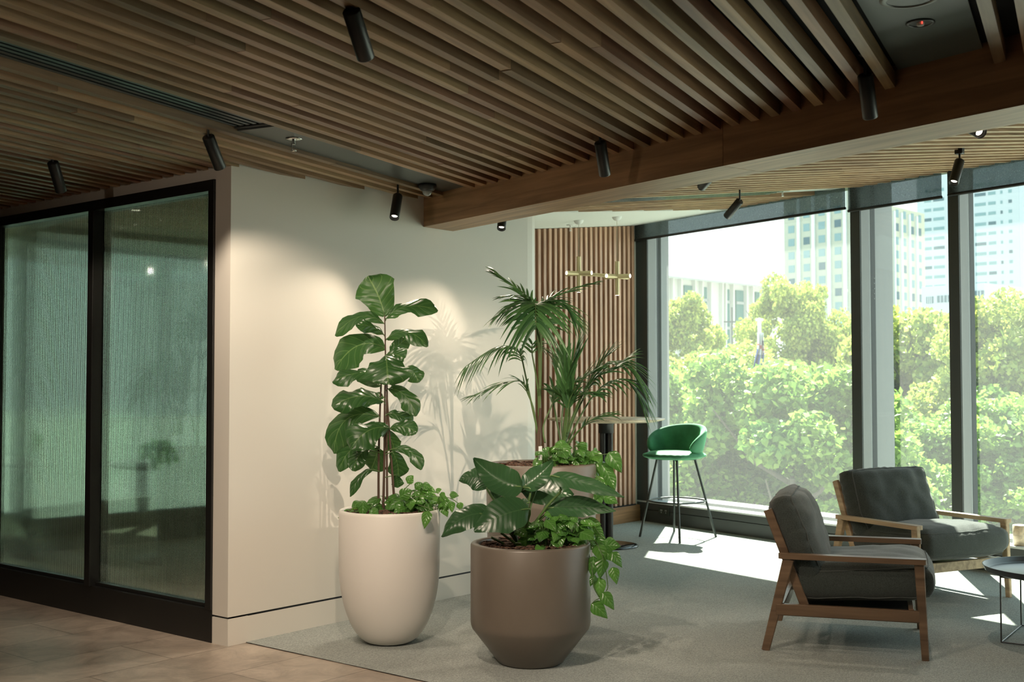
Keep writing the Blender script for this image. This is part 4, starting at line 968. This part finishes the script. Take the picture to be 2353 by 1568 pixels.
# philodendron in the front planter
ph = empty('philodendron', cG+Vector((0,0,.53)), 0, 'philodendron with large glossy arching leaves in the front taupe planter', 'potted plant')
crown = [pg(575,685,.03), pg(605,680,0), pg(620,650,-.02)]
PH = [ # petiole from crown idx to blade base, blade pts, width px, normal, cup, fold
 (0, [(500,345)], [(600,330),(470,330),(300,150)], 165, (-.25,.55), .0, .35, (-.05,-.08,-.03)),
 (0, [(385,345)], [(395,335),(320,230),(205,290)], 135, (-.3,.6), .1, .0, (.02,.03,.05)),
 (0, [(470,400)], [(500,400),(440,370),(400,300)], 70, (-.2,.2), .1, 0, (.05,.08,.10)),
 (1, [(660,345)], [(605,335),(700,290),(800,165)], 120, (.25,.5), .0, .3, (.0,.04,.08)),
 (1, [(855,345)], [(785,262),(980,280),(1256,392)], 112, (.1,.95), .15, .0, (-.08,-.12,-.16)),
 (1, [(690,340)], [(600,360),(760,330),(930,385)], 170, (.1,.45), .0, .1, (.06,.10,.13)),
 (2, [(790,480)], [(745,470),(960,430),(1200,485)], 130, (.1,.75), .08, .1, (-.02,-.05,-.06)),
 (2, [(655,500)], [(650,470),(480,480),(300,610)], 200, (-.05,.55), .1, .0, (-.14,-.20,-.22)),
 (0, [(430,440)], [(385,500),(220,480),(92,645)], 150, (-.2,.8), .22, .0, (-.08,-.12,-.12)),
 (0, [(400,470)], [(400,480),(280,470),(180,520)], 90, (-.2,.7), .1, .0, (.02,.04,.04)),
 (0, [(500,500)], [(520,520),(470,470),(455,435)], 85, (-.1,.4), .0, .2, (-.06,-.06,-.05)),
 (2, [(640,430)], [(650,430),(605,440),(585,425)], 55, (.2,.3), .2, .2, (-.10,-.1,-.1)),
]
gm = dG/FPX/2.76
for i, (ci, pe, bl, w, nn, cu, fo_, of) in enumerate(PH):
    P_ = [pg(x, y, o) for (x, y), o in zip(bl, of)]; mid = pg(pe[0][0], pe[0][1], (of[0])*.8)
    mb = MB(); pp = smooth([Vector((crown[ci].x, crown[ci].y, cG.z+.52)), crown[ci], mid.lerp(crown[ci], .35)+Vector((0,0,.01)), mid, P_[0], bez(P_, .15)], 4)
    k_ = len(pp); mb.tube(pp, .006, 8, rs=[.0085-.0050*j/(k_-1) for j in range(k_)]); part(mb, 'petiole', M['stem'], ph)
    mb = MB(); leaf(mb, P_, w*gm*1.2, nv_(nn[0], nn[1]), 'philo', cu, .07, 20, 10, seed=i*1.7, fold=fo_); part(mb, 'leaf', M['philo'], ph)
for a, b in (((600,690),(560,690),), ((470,620),(560,685)), ((410,650),(490,690))):
    mb = MB(); mb.tube([pg(a[0], a[1], -.1), pg(b[0], b[1], -.08)], .006, 8); part(mb, 'cut_stalk', M['stem'], ph)
# back planter: palm + pothos (crop region 1000..1540 x 580..1240)
dK = dep_of(cK+Vector((0,0,1.2)))
def pk(X, Y, off=0): return D(1000+X/2.376, 580+Y/2.376, dK+off)
km = dK/FPX/2.376
palm = empty('kentia_palm', cK+Vector((0,0,.865)), 0, 'kentia palm with long feathery fronds in the tall back planter', 'potted plant')
def frond(pet, rach, L0, n_, droop=.5, ang_=50, up=None, seed=0, w=.022, flat=1.0, spl=None):
    rr = random.Random(seed); pet = smooth(pet, 4); mb = MB(); k_ = len(pet); R_ = smooth(rach, 8)
    allp = pet+R_[1:]; kk = len(allp); mb.tube(allp, .004, 6, rs=[.0055-.0043*i/(kk-1) for i in range(kk)]); st_ = part(mb, 'frond_stalk', M['stem'], palm)
    mb = MB(); m_ = len(R_)
    for i in range(n_):
        u = (i+.5)/n_; f_ = u*(m_-1); a = int(f_); p = R_[a].lerp(R_[min(a+1, m_-1)], f_-a); d = (R_[min(a+1, m_-1)]-R_[max(a-1, 0)]).normalized()
        upv = Vector(up) if up else Vector((0,0,1)); side = d.cross(upv)
        side = side.normalized() if side.length > .1 else RT
        L_ = L0*(.55+.75*math.sin(math.pi*(u*.85+.12)))*rr.uniform(.88,1.1)
        A_ = R(ang_*(1-.45*u))
        for sg in (-1, 1):
            dd = (d*math.cos(A_)+side*sg*math.sin(A_)+upv*rr.uniform(-.05,.28)*flat).normalized()
            q0 = p; q1 = p+dd*L_*.5; q2 = p+dd*L_-Vector((0,0,1))*L_*droop*rr.uniform(.6,1.2); nn = d.cross(side)*-1; nn = nn if nn.z > 0 else -nn; 
            nn = nn+VW*.35
            vs = []; uvs = []; fs = []; nu = 8
            for a_i in range(nu+1):
                t = a_i/nu; c = bez([q0,q1,q2], t); dt = (bez([q0,q1,q2], min(t+.05,1))-bez([q0,q1,q2], max(t-.05,0))).normalized(); x = dt.cross(nn)
                x = x.normalized() if x.length > .05 else side; nz_ = x.cross(dt); wv = w*.44*(math.sin(math.pi*min(t**.55*.98+.02, 1))**.7)
                for v in (-1, 0, 1): vs.append(c+x*v*wv+nz_*(-abs(v)*wv*.35)); uvs.append((t, v))
            for a_i in range(nu):
                for j in range(2): b_ = a_i*3+j; fs.append([b_, b_+1, b_+4, b_+3])
            mb.add(vs, fs, True, uvs)
    part(mb, 'frond', M['palm'], palm)
mb = MB(); tp_ = smooth([Vector((pk(565,1100).x, pk(565,1100).y, cK.z+.84)), pk(563,1040), pk(568,960), pk(572,850)], 4); mb.tube(tp_, .015, 10, rs=[.017-.010*i/(len(tp_)-1) for i in range(len(tp_))]); part(mb, 'trunk', M['bark'], palm)
frond([pk(568,960), pk(572,700), pk(556,430)], [pk(556,430), pk(548,300,.0), pk(548,290,-.14), pk(552,400,-.24)], .225, 22, .6, 64, seed=1, w=.024)
frond([pk(568,960), pk(574,650), pk(562,360)], [pk(562,360), pk(530,285,.03), pk(440,290,.02), pk(330,355,-.02)], .12, 12, .5, 40, seed=31, w=.018)
frond([pk(568,960), pk(576,650), pk(572,350)], [pk(572,350), pk(610,275,.0), pk(700,285,-.04), pk(770,370,-.08)], .14, 13, .55, 44, seed=32, w=.019)
frond([pk(568,960), pk(578,650), pk(580,330)], [pk(580,330), pk(620,260,.02), pk(740,205,.05), pk(860,170,.05)], .13, 11, .35, 42, seed=2, w=.022)
frond([pk(568,960), pk(566,600), pk(550,330)], [pk(550,330), pk(500,240,.05), pk(410,170,.12), pk(330,110,.15)], .14, 12, .25, 40, seed=3, w=.020)
frond([pk(568,960), pk(572,650), pk(560,350)], [pk(560,350), pk(540,280,.04), pk(470,240,-.02), pk(380,240,-.05)], .13, 8, .35, 50, seed=13, w=.020)
frond([pk(564,1000), pk(520,800), pk(478,600)], [pk(478,600), pk(440,525,-.02), pk(330,520,-.06), pk(170,620,-.10)], .155, 17, .95, 48, seed=4, w=.017, flat=.3)
frond([pk(560,1000), pk(535,850), pk(505,770)], [pk(505,770), pk(470,705,-.02), pk(360,720,-.05), pk(200,785,-.08)], .12, 12, .4, 32, seed=5, w=.017)
frond([pk(566,980), pk(560,750), pk(530,560)], [pk(530,560), pk(535,500,.02), pk(600,530,.05), pk(670,590,.08)], .11, 9, .4, 45, seed=6, w=.016)
frond([pk(690,1060,.05), pk(705,940,.05), pk(715,850,.03)], [pk(715,850,.03), pk(715,740,.0), pk(735,640,-.03), pk(775,520,-.05)], .20, 8, .1, 18, seed=7, w=.030)
frond([pk(700,1060,.05), pk(740,930,.05), pk(800,790,.02)], [pk(800,790,.02), pk(850,690,.0), pk(905,600,-.03), pk(945,560,-.05)], .16, 14, .15, 24, seed=8, w=.018)
frond([pk(705,1060,.08), pk(760,900,.08), pk(830,760,.08)], [pk(830,760,.08), pk(900,640,.08), pk(1010,600,.06), pk(1110,680,.02)], .20, 20, .75, 45, seed=9, w=.016, flat=.4)
frond([pk(690,1060,.05), pk(712,930,.05), pk(716,860,.03)], [pk(716,860,.03), pk(705,800,0), pk(670,770,-.03), pk(640,755,-.05)], .11, 8, .3, 35, seed=10, w=.018)
frond([pk(700,1050,.05), pk(730,920,.05), pk(735,840,.03)], [pk(735,840,.03), pk(760,790,0), pk(820,770,-.04), pk(890,770,-.08)], .13, 10, .35, 38, seed=11, w=.020)
frond([pk(720,1060,.0), pk(770,990,-.04), pk(800,960,-.06)], [pk(800,960,-.06), pk(830,930,-.08), pk(890,900,-.1), pk(960,885,-.12)], .13, 9, .35, 42, seed=12, w=.018)
frond([pk(690,1060,.08), pk(660,900,.1), pk(640,790,.1)], [pk(640,790,.1), pk(650,740,.12), pk(720,720,.14), pk(800,760,.16)], .12, 9, .4, 40, seed=14, w=.018)
frond([pk(600,1040,.0), pk(590,950,.04), pk(640,830,.08)], [pk(640,830,.08), pk(660,780,.1), pk(700,740,.14), pk(780,690,.2)], .12, 9, .4, 40, seed=15, w=.018)
frond([pk(705,1060,.06), pk(750,900,.05), pk(790,800,.03)], [pk(790,800,.03), pk(860,700,.02), pk(960,640,.0), pk(1060,570,-.02)], .17, 16, .35, 38, seed=41, w=.022)
frond([pk(715,1060,.1), pk(790,900,.12), pk(850,800,.12)], [pk(850,800,.12), pk(930,720,.12), pk(1040,700,.10), pk(1130,800,.06)], .18, 16, .7, 44, seed=42, w=.018, flat=.4)
frond([pk(700,1060,.04), pk(715,950,.02), pk(725,860,.0)], [pk(725,860,.0), pk(740,790,-.02), pk(800,700,-.04), pk(870,650,-.06)], .15, 11, .2, 30, seed=43, w=.024)
frond([pk(700,1060,.1), pk(690,930,.14), pk(700,830,.16)], [pk(700,830,.16), pk(705,750,.18), pk(700,660,.2), pk(705,580,.22)], .16, 9, .15, 24, seed=44, w=.028)
cl = [(cK+Vector((0,0,.92))+RT*.06-FW*.06, (.10,.10,.10), 26, .075), (cK+Vector((0,0,.92))+RT*.16-FW*.02, (.10,.10,.13), 34, .08), (cK+Vector((0,0,.92))+RT*.25, (.06,.08,.10), 14, .075), (cK+Vector((0,0,.88))-RT*.02-FW*.16, (.09,.05,.04), 9, .07)]
def pk2(X, Y, off=0): return D(980+X/2.76, 1000+Y/2.76, dK+off)
vn = []
P_ = [pk2(1000,170,0), pk2(1060,130,-.05), pk2(1110,125,-.08), pk2(1150,120,-.08)]
vn.append((smooth(P_), [lv(pk2(1050,100,-.05), .35, -.9, .115), lv(pk2(1155,110,-.08), .7, -.9, .115), lv(pk2(1105,185,-.06), .7, -.8, .11), lv(pk2(1060,180,-.05), .2, -1, .09)]))
P_ = [pk2(1000,190,-.02), pk2(1060,240,-.10), pk2(1110,300,-.12), pk2(1130,350,-.12), pk2(1130,390,-.12)]
vn.append((smooth(P_), [lv(pk2(1085,260,-.1), .3, -1, .11), lv(pk2(1110,290,-.12), -.4, -1, .10), lv(pk2(1145,240,-.1), .5, -.9, .09), lv(pk2(1125,390,-.12), .9, -.3, .08), lv(pk2(1080,350,-.12), .0, -1, .10), lv(pk2(985,230,-.1), .1, -1, .08)]))
pothos('pothos', cK+Vector((0,0,.865)), 'pothos with large heart leaves trailing from the tall back planter', cl, vn, 21, cK.z+.85)
mb = MB(); q = pk(572,1105,-.1); mb.box((q.x-.012, q.y-.001, q.z-.03), (q.x+.018, q.y+.001, q.z+.045), bev=.0005)
tag(mb.build('plant_tag', M['whiteplastic']), 'small white plant tag stuck in the mulch at the palm trunk', 'plant tag')

# a matching palm in the meeting room, blurred by the fluted glass
pl2 = dupe([o for o in bpy.data.objects if o.name == 'planter.002'][0], (1.42, 1.55, .002), 0, 'planter of the meeting room palm behind the fluted glass')
pm2 = dupe(palm, (1.42, 1.55, .865), R(140), 'palm blurred behind the right pane of fluted glass')
# ------------------------------------------------------------------ the street outside
GZ = -11.0
mb = MB(); mb.add([(9,-260,GZ), (420,-260,GZ), (420,420,GZ), (9,420,GZ)], [[0,1,2,3]])
struct(mb.build('ground_outside', mat('street_ground', (.30,.32,.28), .9)), 'ground outside the windows')
def make_tree_mesh(nm, seed, nleaf=34000, size=.075):
    """unit crown, radius about 1: leafy clumps packed through an ovoid"""
    rr = random.Random(seed); mb = MB(); vs = []; fs = []; clumps = []
    for q in range(95):
        a = rr.random()*6.283; e = math.asin(rr.uniform(-.75, 1)); r_ = rr.uniform(.62, .97)*(1+.12*math.sin(a*3+seed))
        clumps.append((Vector((math.cos(a)*math.cos(e)*r_, math.sin(a)*math.cos(e)*r_, math.sin(e)*r_*.95)), rr.uniform(.13,.27)))
    tw_ = sum(c[1]**2 for c in clumps); per = [int(nleaf*c[1]**2/tw_) for c in clumps]
    for (c, cr_), k_ in zip(clumps, per):
        for q in range(k_):
            o = Vector((rr.gauss(0,1), rr.gauss(0,1), rr.gauss(0,1))).normalized()*cr_*rr.uniform(.55,1.08); o.z *= .75
            p = c+o; d = Vector((rr.gauss(0,1), rr.gauss(0,1), rr.gauss(0,.7)-.3)).normalized(); x = d.cross(Vector((rr.gauss(0,1), rr.gauss(0,1), rr.gauss(0,1)))).normalized(); s_ = size*rr.uniform(.5,1.1)*.42
            b = len(vs); vs += [p-d*s_*.9, p+x*s_*.6, p+d*s_, p-x*s_*.6]; fs.append([b,b+1,b+2,b+3])
    mb.v = vs; mb.f = fs; mb.sm = [False]*len(fs); mb.uv = [None]*len(fs); mb.mi = [0]*len(fs)
    me = bpy.data.meshes.new(nm); me.from_pydata(vs, [], fs); me.update(); return me
ME = [make_tree_mesh('foliage', 4, 42000, .085), make_tree_mesh('foliage_b', 15, 42000, .10)]
def tree(px, py, dep, rx, rz, mi, m, label, name='street_tree', seed=0):
    """crown centre at photo pixel px,py at distance dep; radii in metres"""
    c = D(px, py, dep); rr = random.Random(seed); root = empty(name, (c.x, c.y, GZ), rr.random()*6, label, 'tree', 'trees outside the windows')
    me = ME[mi] if not ME[mi].materials else ME[mi].copy(); me.materials.clear(); me.materials.append(m)
    f = bpy.data.objects.new('foliage', me); COL.objects.link(f); f.parent = root; f.location = (0, 0, c.z-GZ); f.scale = (rx, rx, rz); f.rotation_euler = (0, 0, seed)
    h = c.z-GZ; mb = MB(); tk = max(.09, rx*.05)
    mb.tube([(0,0,0), (.1,.0,h*.35), (.0,.1,h*.7), (.15,0,h)], tk, 10, rs=[tk*1.5, tk*1.1, tk*.9, tk*.5])
    for q in range(9):
        a = q*2.4+seed; z0 = h-rz*.85+q*.10*rz; e = Vector((math.cos(a)*rx*.75, math.sin(a)*rx*.75, z0+rz*.6)); mb.tube([(0,.05,z0), (e.x*.45, e.y*.45, z0+rz*.18), e], tk*.35, 6, rs=[tk*.5, tk*.3, tk*.1])
    mb.build('trunk', M['trunk'], root); return root
tree(1815, 815, 48, 2.35, 3.3, 0, M['treey'], 'tall yellow green tree in the middle of the left window behind the flag', seed=1)
tree(1900, 900, 47, 2.0, 3.0, 1, M['treey'], 'right shoulder of trees behind the flag, beside the blue hoarding', seed=2)
tree(1560, 830, 40, 1.7, 2.3, 1, M['treey'], 'sparse yellowish tree at the left edge of the wide window', seed=3)
tree(1640, 990, 33, 2.7, 2.4, 0, M['treey'], 'round tree in front of the white finned building', seed=4)
tree(1815, 1100, 17, 1.95, 1.85, 1, M['tree'], 'bright leafy tree nearest the left window', seed=5)
tree(1620, 1180, 19, 1.7, 1.55, 0, M['tree'], 'bright tree low behind the bar stool', seed=6)
tree(2130, 960, 24, 2.1, 2.4, 1, M['treey'], 'yellow green tree filling the narrow middle window', seed=7)
tree(2090, 1150, 18, 1.7, 1.5, 0, M['tree'], 'lower bright tree behind the pale armchair', seed=8)
tree(2330, 910, 22, 1.95, 2.15, 0, M['treey'], 'tree in the right window rising to the white tower', seed=9)
tree(2330, 1130, 19, 1.9, 1.7, 1, M['tree'], 'dark leafy tree low in the right window with visible branches', seed=10)
tree(1960, 1180, 22, 2.2, 1.7, 0, M['tree'], 'tree crown low at the first mullion behind the armchair', seed=11)
tree(1500, 1050, 30, 2.2, 2.6, 0, M['tree'], 'tree mostly hidden behind the left window jamb', seed=12)
tree(2500, 1000, 24, 2.4, 2.8, 1, M['tree'], 'tree beyond the right edge of the photo', seed=13)
# trees seen blurred through the fluted glass
for q, (x, y, z, r_) in enumerate([(1.0, 14, .3, 2.6), (5.0, 15.5, -.1, 2.8), (-2.6, 14.5, -.2, 2.6)]):
    root = empty('street_tree', (x, y, GZ), q, 'street tree beyond the meeting room window, %s' % ['directly behind the right pane', 'to the right', 'behind the left pane'][q], 'tree', 'trees beyond the meeting room')
    f = bpy.data.objects.new('foliage', bpy.data.objects['foliage'].data if q != 1 else bpy.data.objects['foliage.001'].data); COL.objects.link(f); f.parent = root; f.location = (0,0,z-GZ); f.scale = (r_, r_, r_*.8)
    mb = MB(); mb.tube([(0,0,0), (0,0,z-GZ)], .16, 8); mb.build('trunk', M['trunk'], root)
# buildings
M['bA'] = mat('white_concrete', (.52,.51,.48), .8); M['bAw'] = mat('green_black_glass', (.07,.15,.14), .6, Specular_IOR_Level=.1)
M['bB'] = mat('beige_facade', (.36,.37,.315), .8); M['bBp'] = mat('white_pilaster', (.58,.60,.60), .8); M['bw'] = mat('blue_window', (.17,.27,.30), .4, Specular_IOR_Level=.2)
M['bC'] = mat('pale_blue_white_facade', (.40,.45,.50), .8); M['bwd'] = mat('dark_blue_window', (.08,.13,.16), .4, Specular_IOR_Level=.2); M['bY'] = mat('cream_facade', (.46,.44,.35), .8)
def frame_of(p0, p1):
    x = Vector((p1.x-p0.x, p1.y-p0.y, 0)); L_ = x.length; x.normalize(); n_ = Vector((x.y, -x.x, 0))
    if n_.dot(CAM-p0) < 0: n_ = -n_
    return x, n_, L_
def slab(mb, p0, x, n_, a0, a1, d0, d1, z0, z1):
    P = lambda a, d, z: Vector((p0.x, p0.y, 0))+x*a+n_*d+Vector((0,0,z))
    return mb.prism([P(a0,d0,z0), P(a1,d0,z0), P(a1,d1,z0), P(a0,d1,z0)], [P(a0,d0,z1), P(a1,d0,z1), P(a1,d1,z1), P(a0,d1,z1)])
# white finned building
p0 = D(1380, 590, 95); p1 = D(1780, 652, 113); x, n_, L_ = frame_of(p0, p1); ztop = D(1536, 628, 101).z
b1 = empty('civic_building', (p0.x, p0.y, GZ), 0, 'white civic building with tapering vertical fins and narrow dark windows', 'building')
mb = MB(); slab(mb, p0, x, n_, 0, L_, -25, 0, GZ, ztop-.4); part(mb, 'wall', M['bA'], b1)
mb = MB(); slab(mb, p0, x, n_, -1, L_+.6, -26, 1.4, ztop-.4, ztop+.25); part(mb, 'roof_edge', mat('grey_roof_edge', (.55,.58,.62), .6), b1)
mb = MB(); slab(mb, p0, x, n_, 0, L_*.52, -20, -3, ztop+.25, ztop+.9); part(mb, 'roof_plant', M['bA'], b1)
def at_px(px): # abscissa on the facade under a photo column
    q = PLN(px, 800, p0, n_); return (q-Vector((p0.x,p0.y,q.z))).dot(x)
for a, b in ((1571,1589),(1614,1623),(1667,1675),(1690,1707),(1735,1744),(1500,1518),(1450,1460)):
    aa, bb = sorted((at_px(a), at_px(b))); mb = MB(); slab(mb, p0, x, n_, aa, bb, 0, .12, GZ+3, ztop-.9); w_ = part(mb, 'window', M['bAw'], b1)
    mb = MB()
    for zq in (2.2, 4.6, 7.2): slab(mb, p0, x, n_, aa, bb, .12, .2, ztop-zq, ztop-zq+.25)
    part(mb, 'transom', mat('grey_transom', (.35,.45,.43), .5), w_) if False else part(mb, 'transom', M['alu'], b1)
for px in (1541, 1560, 1592, 1609, 1629, 1655, 1663, 1680, 1711, 1725, 1753, 1480, 1525):
    aa = at_px(px); P = lambda a, d, z: Vector((p0.x, p0.y, 0))+x*a+n_*d+Vector((0,0,z))
    mb = MB(); w_ = .55
    mb.prism([P(aa-.12,0,GZ), P(aa+.12,0,GZ), P(aa+.12,.12,GZ), P(aa-.12,.12,GZ)], [P(aa-.12,0,ztop-.4), P(aa+.12,0,ztop-.4), P(aa+.08,.38,ztop-.4), P(aa-.08,.38,ztop-.4)]); part(mb, 'fin', M['bA'], b1)
# thin metal cross in front of it
cp_ = D(1682, 740, 88); mb = MB(); mb.box((-.05,-.05,GZ-cp_.z), (.05,.05,1.1))
Tx = Matrix.Rotation(math.atan2(RT.y, RT.x), 4, 'Z'); mb2 = MB(); mb.box((-.62,-.045,-.05), (.62,.045,.05)); mb.v = [Tx @ v for v in mb.v]
o = mb.build('metal_cross', M['alu_dark']); o.location = cp_; tag(o, 'dark cross on a pole in front of the white civic building', 'cross')
# beige tower: broad face with pilasters, cream side face
def tower(name, label, c0, c1, ztop, m, cols, rows, z_first, dz, ww, wh, wm, depth=-30, pil=None, pm=None, base=GZ, lim=100):
    x, n_, L_ = frame_of(c0, c1); b = empty(name, (c0.x, c0.y, base), 0, label, 'building')
    mb = MB(); slab(mb, c0, x, n_, 0, L_, depth, 0, base, ztop); part(mb, 'wall', m, b)
    cnt = 0
    for i in range(rows):
        for a in cols:
            if cnt >= lim: break
            zc = z_first-dz*i; w2 = ww if not isinstance(a, tuple) else a[1]; a0 = a if not isinstance(a, tuple) else a[0]
            mb = MB(); slab(mb, c0, x, n_, a0-w2/2, a0+w2/2, -.01, .05, zc-wh/2, zc+wh/2); part(mb, 'window', wm if (i*7+int(a0*3)) % 5 else M['bwd'], b); cnt += 1
    if pil:
        for a in pil: mb = MB(); slab(mb, c0, x, n_, a-.35, a+.35, 0, .35, base, ztop-1); part(mb, 'pilaster', pm, b)
    return b, x, n_, L_
cA_ = D(1803, 700, 232); cB_ = D(2012, 700, 215)
x, n_, L_ = frame_of(cA_, cB_)
def ab(px, c, n__, x__): q = PLN(px, 700, c, n__); return (q-Vector((c.x,c.y,q.z))).dot(x__)
cols = [ab(v, cA_, n_, x) for v in (1820, 1855, 1890, 1927, 1964, 2000)]
tower('hotel_tower', 'beige hotel tower with a grid of pale blue windows in the left window', cA_, cB_, 62, M['bB'], cols, 13, D(1855, 523, 228).z+2.62*1, 2.62, 1.5, 1.45, M['bw'], depth=-1.2, pil=[ab(v, cA_, n_, x) for v in (1838, 1872, 1908, 1945, 1982)], pm=M['bBp'])
cC_ = D(2013, 700, 216); cD_ = D(2127, 700, 232); x2, n2, L2 = frame_of(cC_, cD_)
cols = [ab(v, cC_, n2, x2) for v in (2046, 2064, 2081, 2099, 2116)]
tower('hotel_wing', 'cream side wing of the hotel tower with white pilasters', cC_, cD_, D(2055, 473, 222).z, M['bY'], cols, 12, D(2064, 492, 224).z, 2.62, 1.15, 1.5, M['bw'], depth=-.6, pil=[ab(v, cC_, n2, x2) for v in (2055, 2072, 2090, 2107)], pm=M['bBp'])
mb = MB(); bk = Vector((FW.x, FW.y, 0))*2; q_ = [CAM+(cA_-CAM)*1.01+RT*.5, cB_+bk, CAM+(cD_-CAM)*1.01-RT*.5, CAM+(cD_-CAM)*1.07-RT*.5, CAM+(cA_-CAM)*1.07+RT*.5]; mb.prism([Vector((p.x,p.y,GZ)) for p in q_], [Vector((p.x,p.y,34)) for p in q_]); part(mb, 'core', M['bB'], bpy.data.objects['hotel_tower'])
# white tower at the right
cE = D(2110, 700, 320); cF = D(2345, 700, 300); x3, n3, L3 = frame_of(cE, cF)
colw = [(ab(2135, cE, n3, x3), 2.0), (ab(2160, cE, n3, x3), 3.1), (ab(2187, cE, n3, x3), 1.2), (ab(2205, cE, n3, x3), 2.5), (ab(2230, cE, n3, x3), 1.2), (ab(2256, cE, n3, x3), 3.0), (ab(2283, cE, n3, x3), 2.0), (ab(2305, cE, n3, x3), .6), (ab(2325, cE, n3, x3), .9)]
tower('white_tower', 'tall pale blue white tower block in the right window', cE, cF, 75, M['bC'], colw, 11, D(2256, 417, 302).z+.2, 2.62, 2.4, .85, M['bw'])
cG_ = D(2346, 700, 300); cH = D(2440, 700, 330); x4, n4, L4 = frame_of(cG_, cH)
tower('white_tower_wing', 'pale side wing of the white tower at the right edge of the photo', cG_, cH, 66, M['bC'], [2.5, 6, 9.5, 14, 19, 24], 14, 40, 2.62, 1.0, 1.2, M['bw'], depth=-.5)
cI = D(2118, 700, 190); cJ = D(2262, 700, 182); x5, n5, L5 = frame_of(cI, cJ)
b, *_ = tower('podium_building', 'low white podium building with dark glazing below the white tower', cI, cJ, D(2190, 655, 186).z, M['bC'], [], 0, 0, 1, 1, 1, M['bw'], depth=-14)
for a, c, z0, z1 in ((2129,2145,695,679),(2154,2186,694,678),(2232,2262,695,672)):
    a_, c_ = ab(a, cI, n5, x5), ab(c, cI, n5, x5); mb = MB(); slab(mb, cI, x5, n5, min(a_,c_), max(a_,c_), -.01, .1, D(a, z0, 186).z, D(a, z1, 186).z); part(mb, 'window', M['bwd'], b)
    mb = MB()
    for q in range(1, 4): xx_ = min(a_,c_)+abs(c_-a_)*q/4; slab(mb, cI, x5, n5, xx_-.06, xx_+.06, .1, .16, D(a, z0, 186).z, D(a, z1, 186).z)
    part(mb, 'glazing_bar', M['bC'], b)
# blue hoarding with a painted cloud
h0 = D(1915, 780, 150); h1 = D(1975, 780, 146); x6, n6, L6 = frame_of(h0, h1)
hm = mat('sky_blue_hoarding', (.12,.52,.70), .6); N, L, bb = nodes(hm); t = N.new('ShaderNodeTexCoord'); nz = N.new('ShaderNodeTexNoise'); nz.inputs['Scale'].default_value = .35; nz.inputs['Detail'].default_value = 4; L.new(t.outputs['Object'], nz.inputs[0]); sp_ = N.new('ShaderNodeSeparateXYZ'); L.new(t.outputs['Object'], sp_.inputs[0])
ad_ = N.new('ShaderNodeMath'); ad_.operation = 'MULTIPLY_ADD'; ad_.inputs[1].default_value = -.22; L.new(sp_.outputs[2], ad_.inputs[0]); L.new(nz.outputs[0], ad_.inputs[2]); r = N.new('ShaderNodeValToRGB'); r.color_ramp.elements[0].position = .42; r.color_ramp.elements[0].color = (.12,.52,.72,1); r.color_ramp.elements[1].position = .60; r.color_ramp.elements[1].color = (.72,.86,.95,1)
L.new(ad_.outputs[0], r.inputs[0]); L.new(r.outputs[0], bb.inputs['Base Color'])
mb = MB(); slab(mb, h0, x6, n6, 0, L6, -1, 0, D(1940, 870, 148).z-6, D(1940, 741, 148).z); zo = D(1940, 775, 148)
mb.v = [v-Vector((h0.x, h0.y, zo.z)) for v in mb.v]; o = mb.build('hoarding', hm); o.location = (h0.x, h0.y, zo.z); tag(o, 'bright blue hoarding with painted clouds at the foot of the hotel tower', 'hoarding')
# flag hanging limp from its pole
fp = D(1745, 738, 27); root = empty('flagpole', (fp.x, fp.y, GZ), 0, 'white flagpole between the trees in the left window', 'flagpole')
mb = MB(); mb.tube([(fp.x,fp.y,GZ), (fp.x,fp.y,fp.z)], .045, 12); part(mb, 'pole', M['whiteplastic'], root)
mb = MB(); mb.lathe([(0,0),(.09,0),(.09,.05),(0,.07)], (fp.x, fp.y, fp.z), 16); part(mb, 'cap', M['whiteplastic'], root)
def fpx(px, py): return D(px, py, 27)
rows = [(1740,1750,765),(1739,1752,790),(1736,1754,806),(1731,1753,825),(1727,1752,845),(1724,1750,862),(1730,1745,872)]
fc = mat('flag_cloth', (.05,.08,.28), .8); fr_ = mat('flag_red', (.60,.06,.07), .8); fw_ = mat('flag_white', (.8,.8,.8), .8)
mb = MB(); nx_ = 12; vs = []; mi = []
ys = []
for i in range(len(rows)-1):
    for k in range(4): t = k/4; a, b = rows[i], rows[i+1]; ys.append(tuple(a[q]+(b[q]-a[q])*t for q in range(3)))
ys.append(rows[-1])
for a, b, y in ys:
    for j in range(nx_+1):
        u = j/nx_; p = fpx(a+(b-a)*u, y); vs.append(p+FW*(.16*math.sin(u*15+y*.02)-.05))
fs = []
for i in range(len(ys)-1):
    for j in range(nx_):
        b_ = i*(nx_+1)+j; y = ys[i][2]; u = j/nx_
        m_ = 2 if y < 778 else (1 if (abs(u-.55) < .12 and y < 812) or (.40 < (y-770)/45-u*.3 < .52) else (2 if (abs(u-.55) < .24 and y < 815) or (.28 < (y-770)/45-u*.3 < .64) else 0))
        mb.add([vs[b_], vs[b_+1], vs[b_+nx_+2], vs[b_+nx_+1]], [[0,1,2,3]], True, mi=m_)
mb.v = [v-fp for v in mb.v]; o = mb.build('flag', [fc, fr_, fw_]); o.location = fp; tag(o, 'limp dark blue national flag with a red and white corner', 'flag')
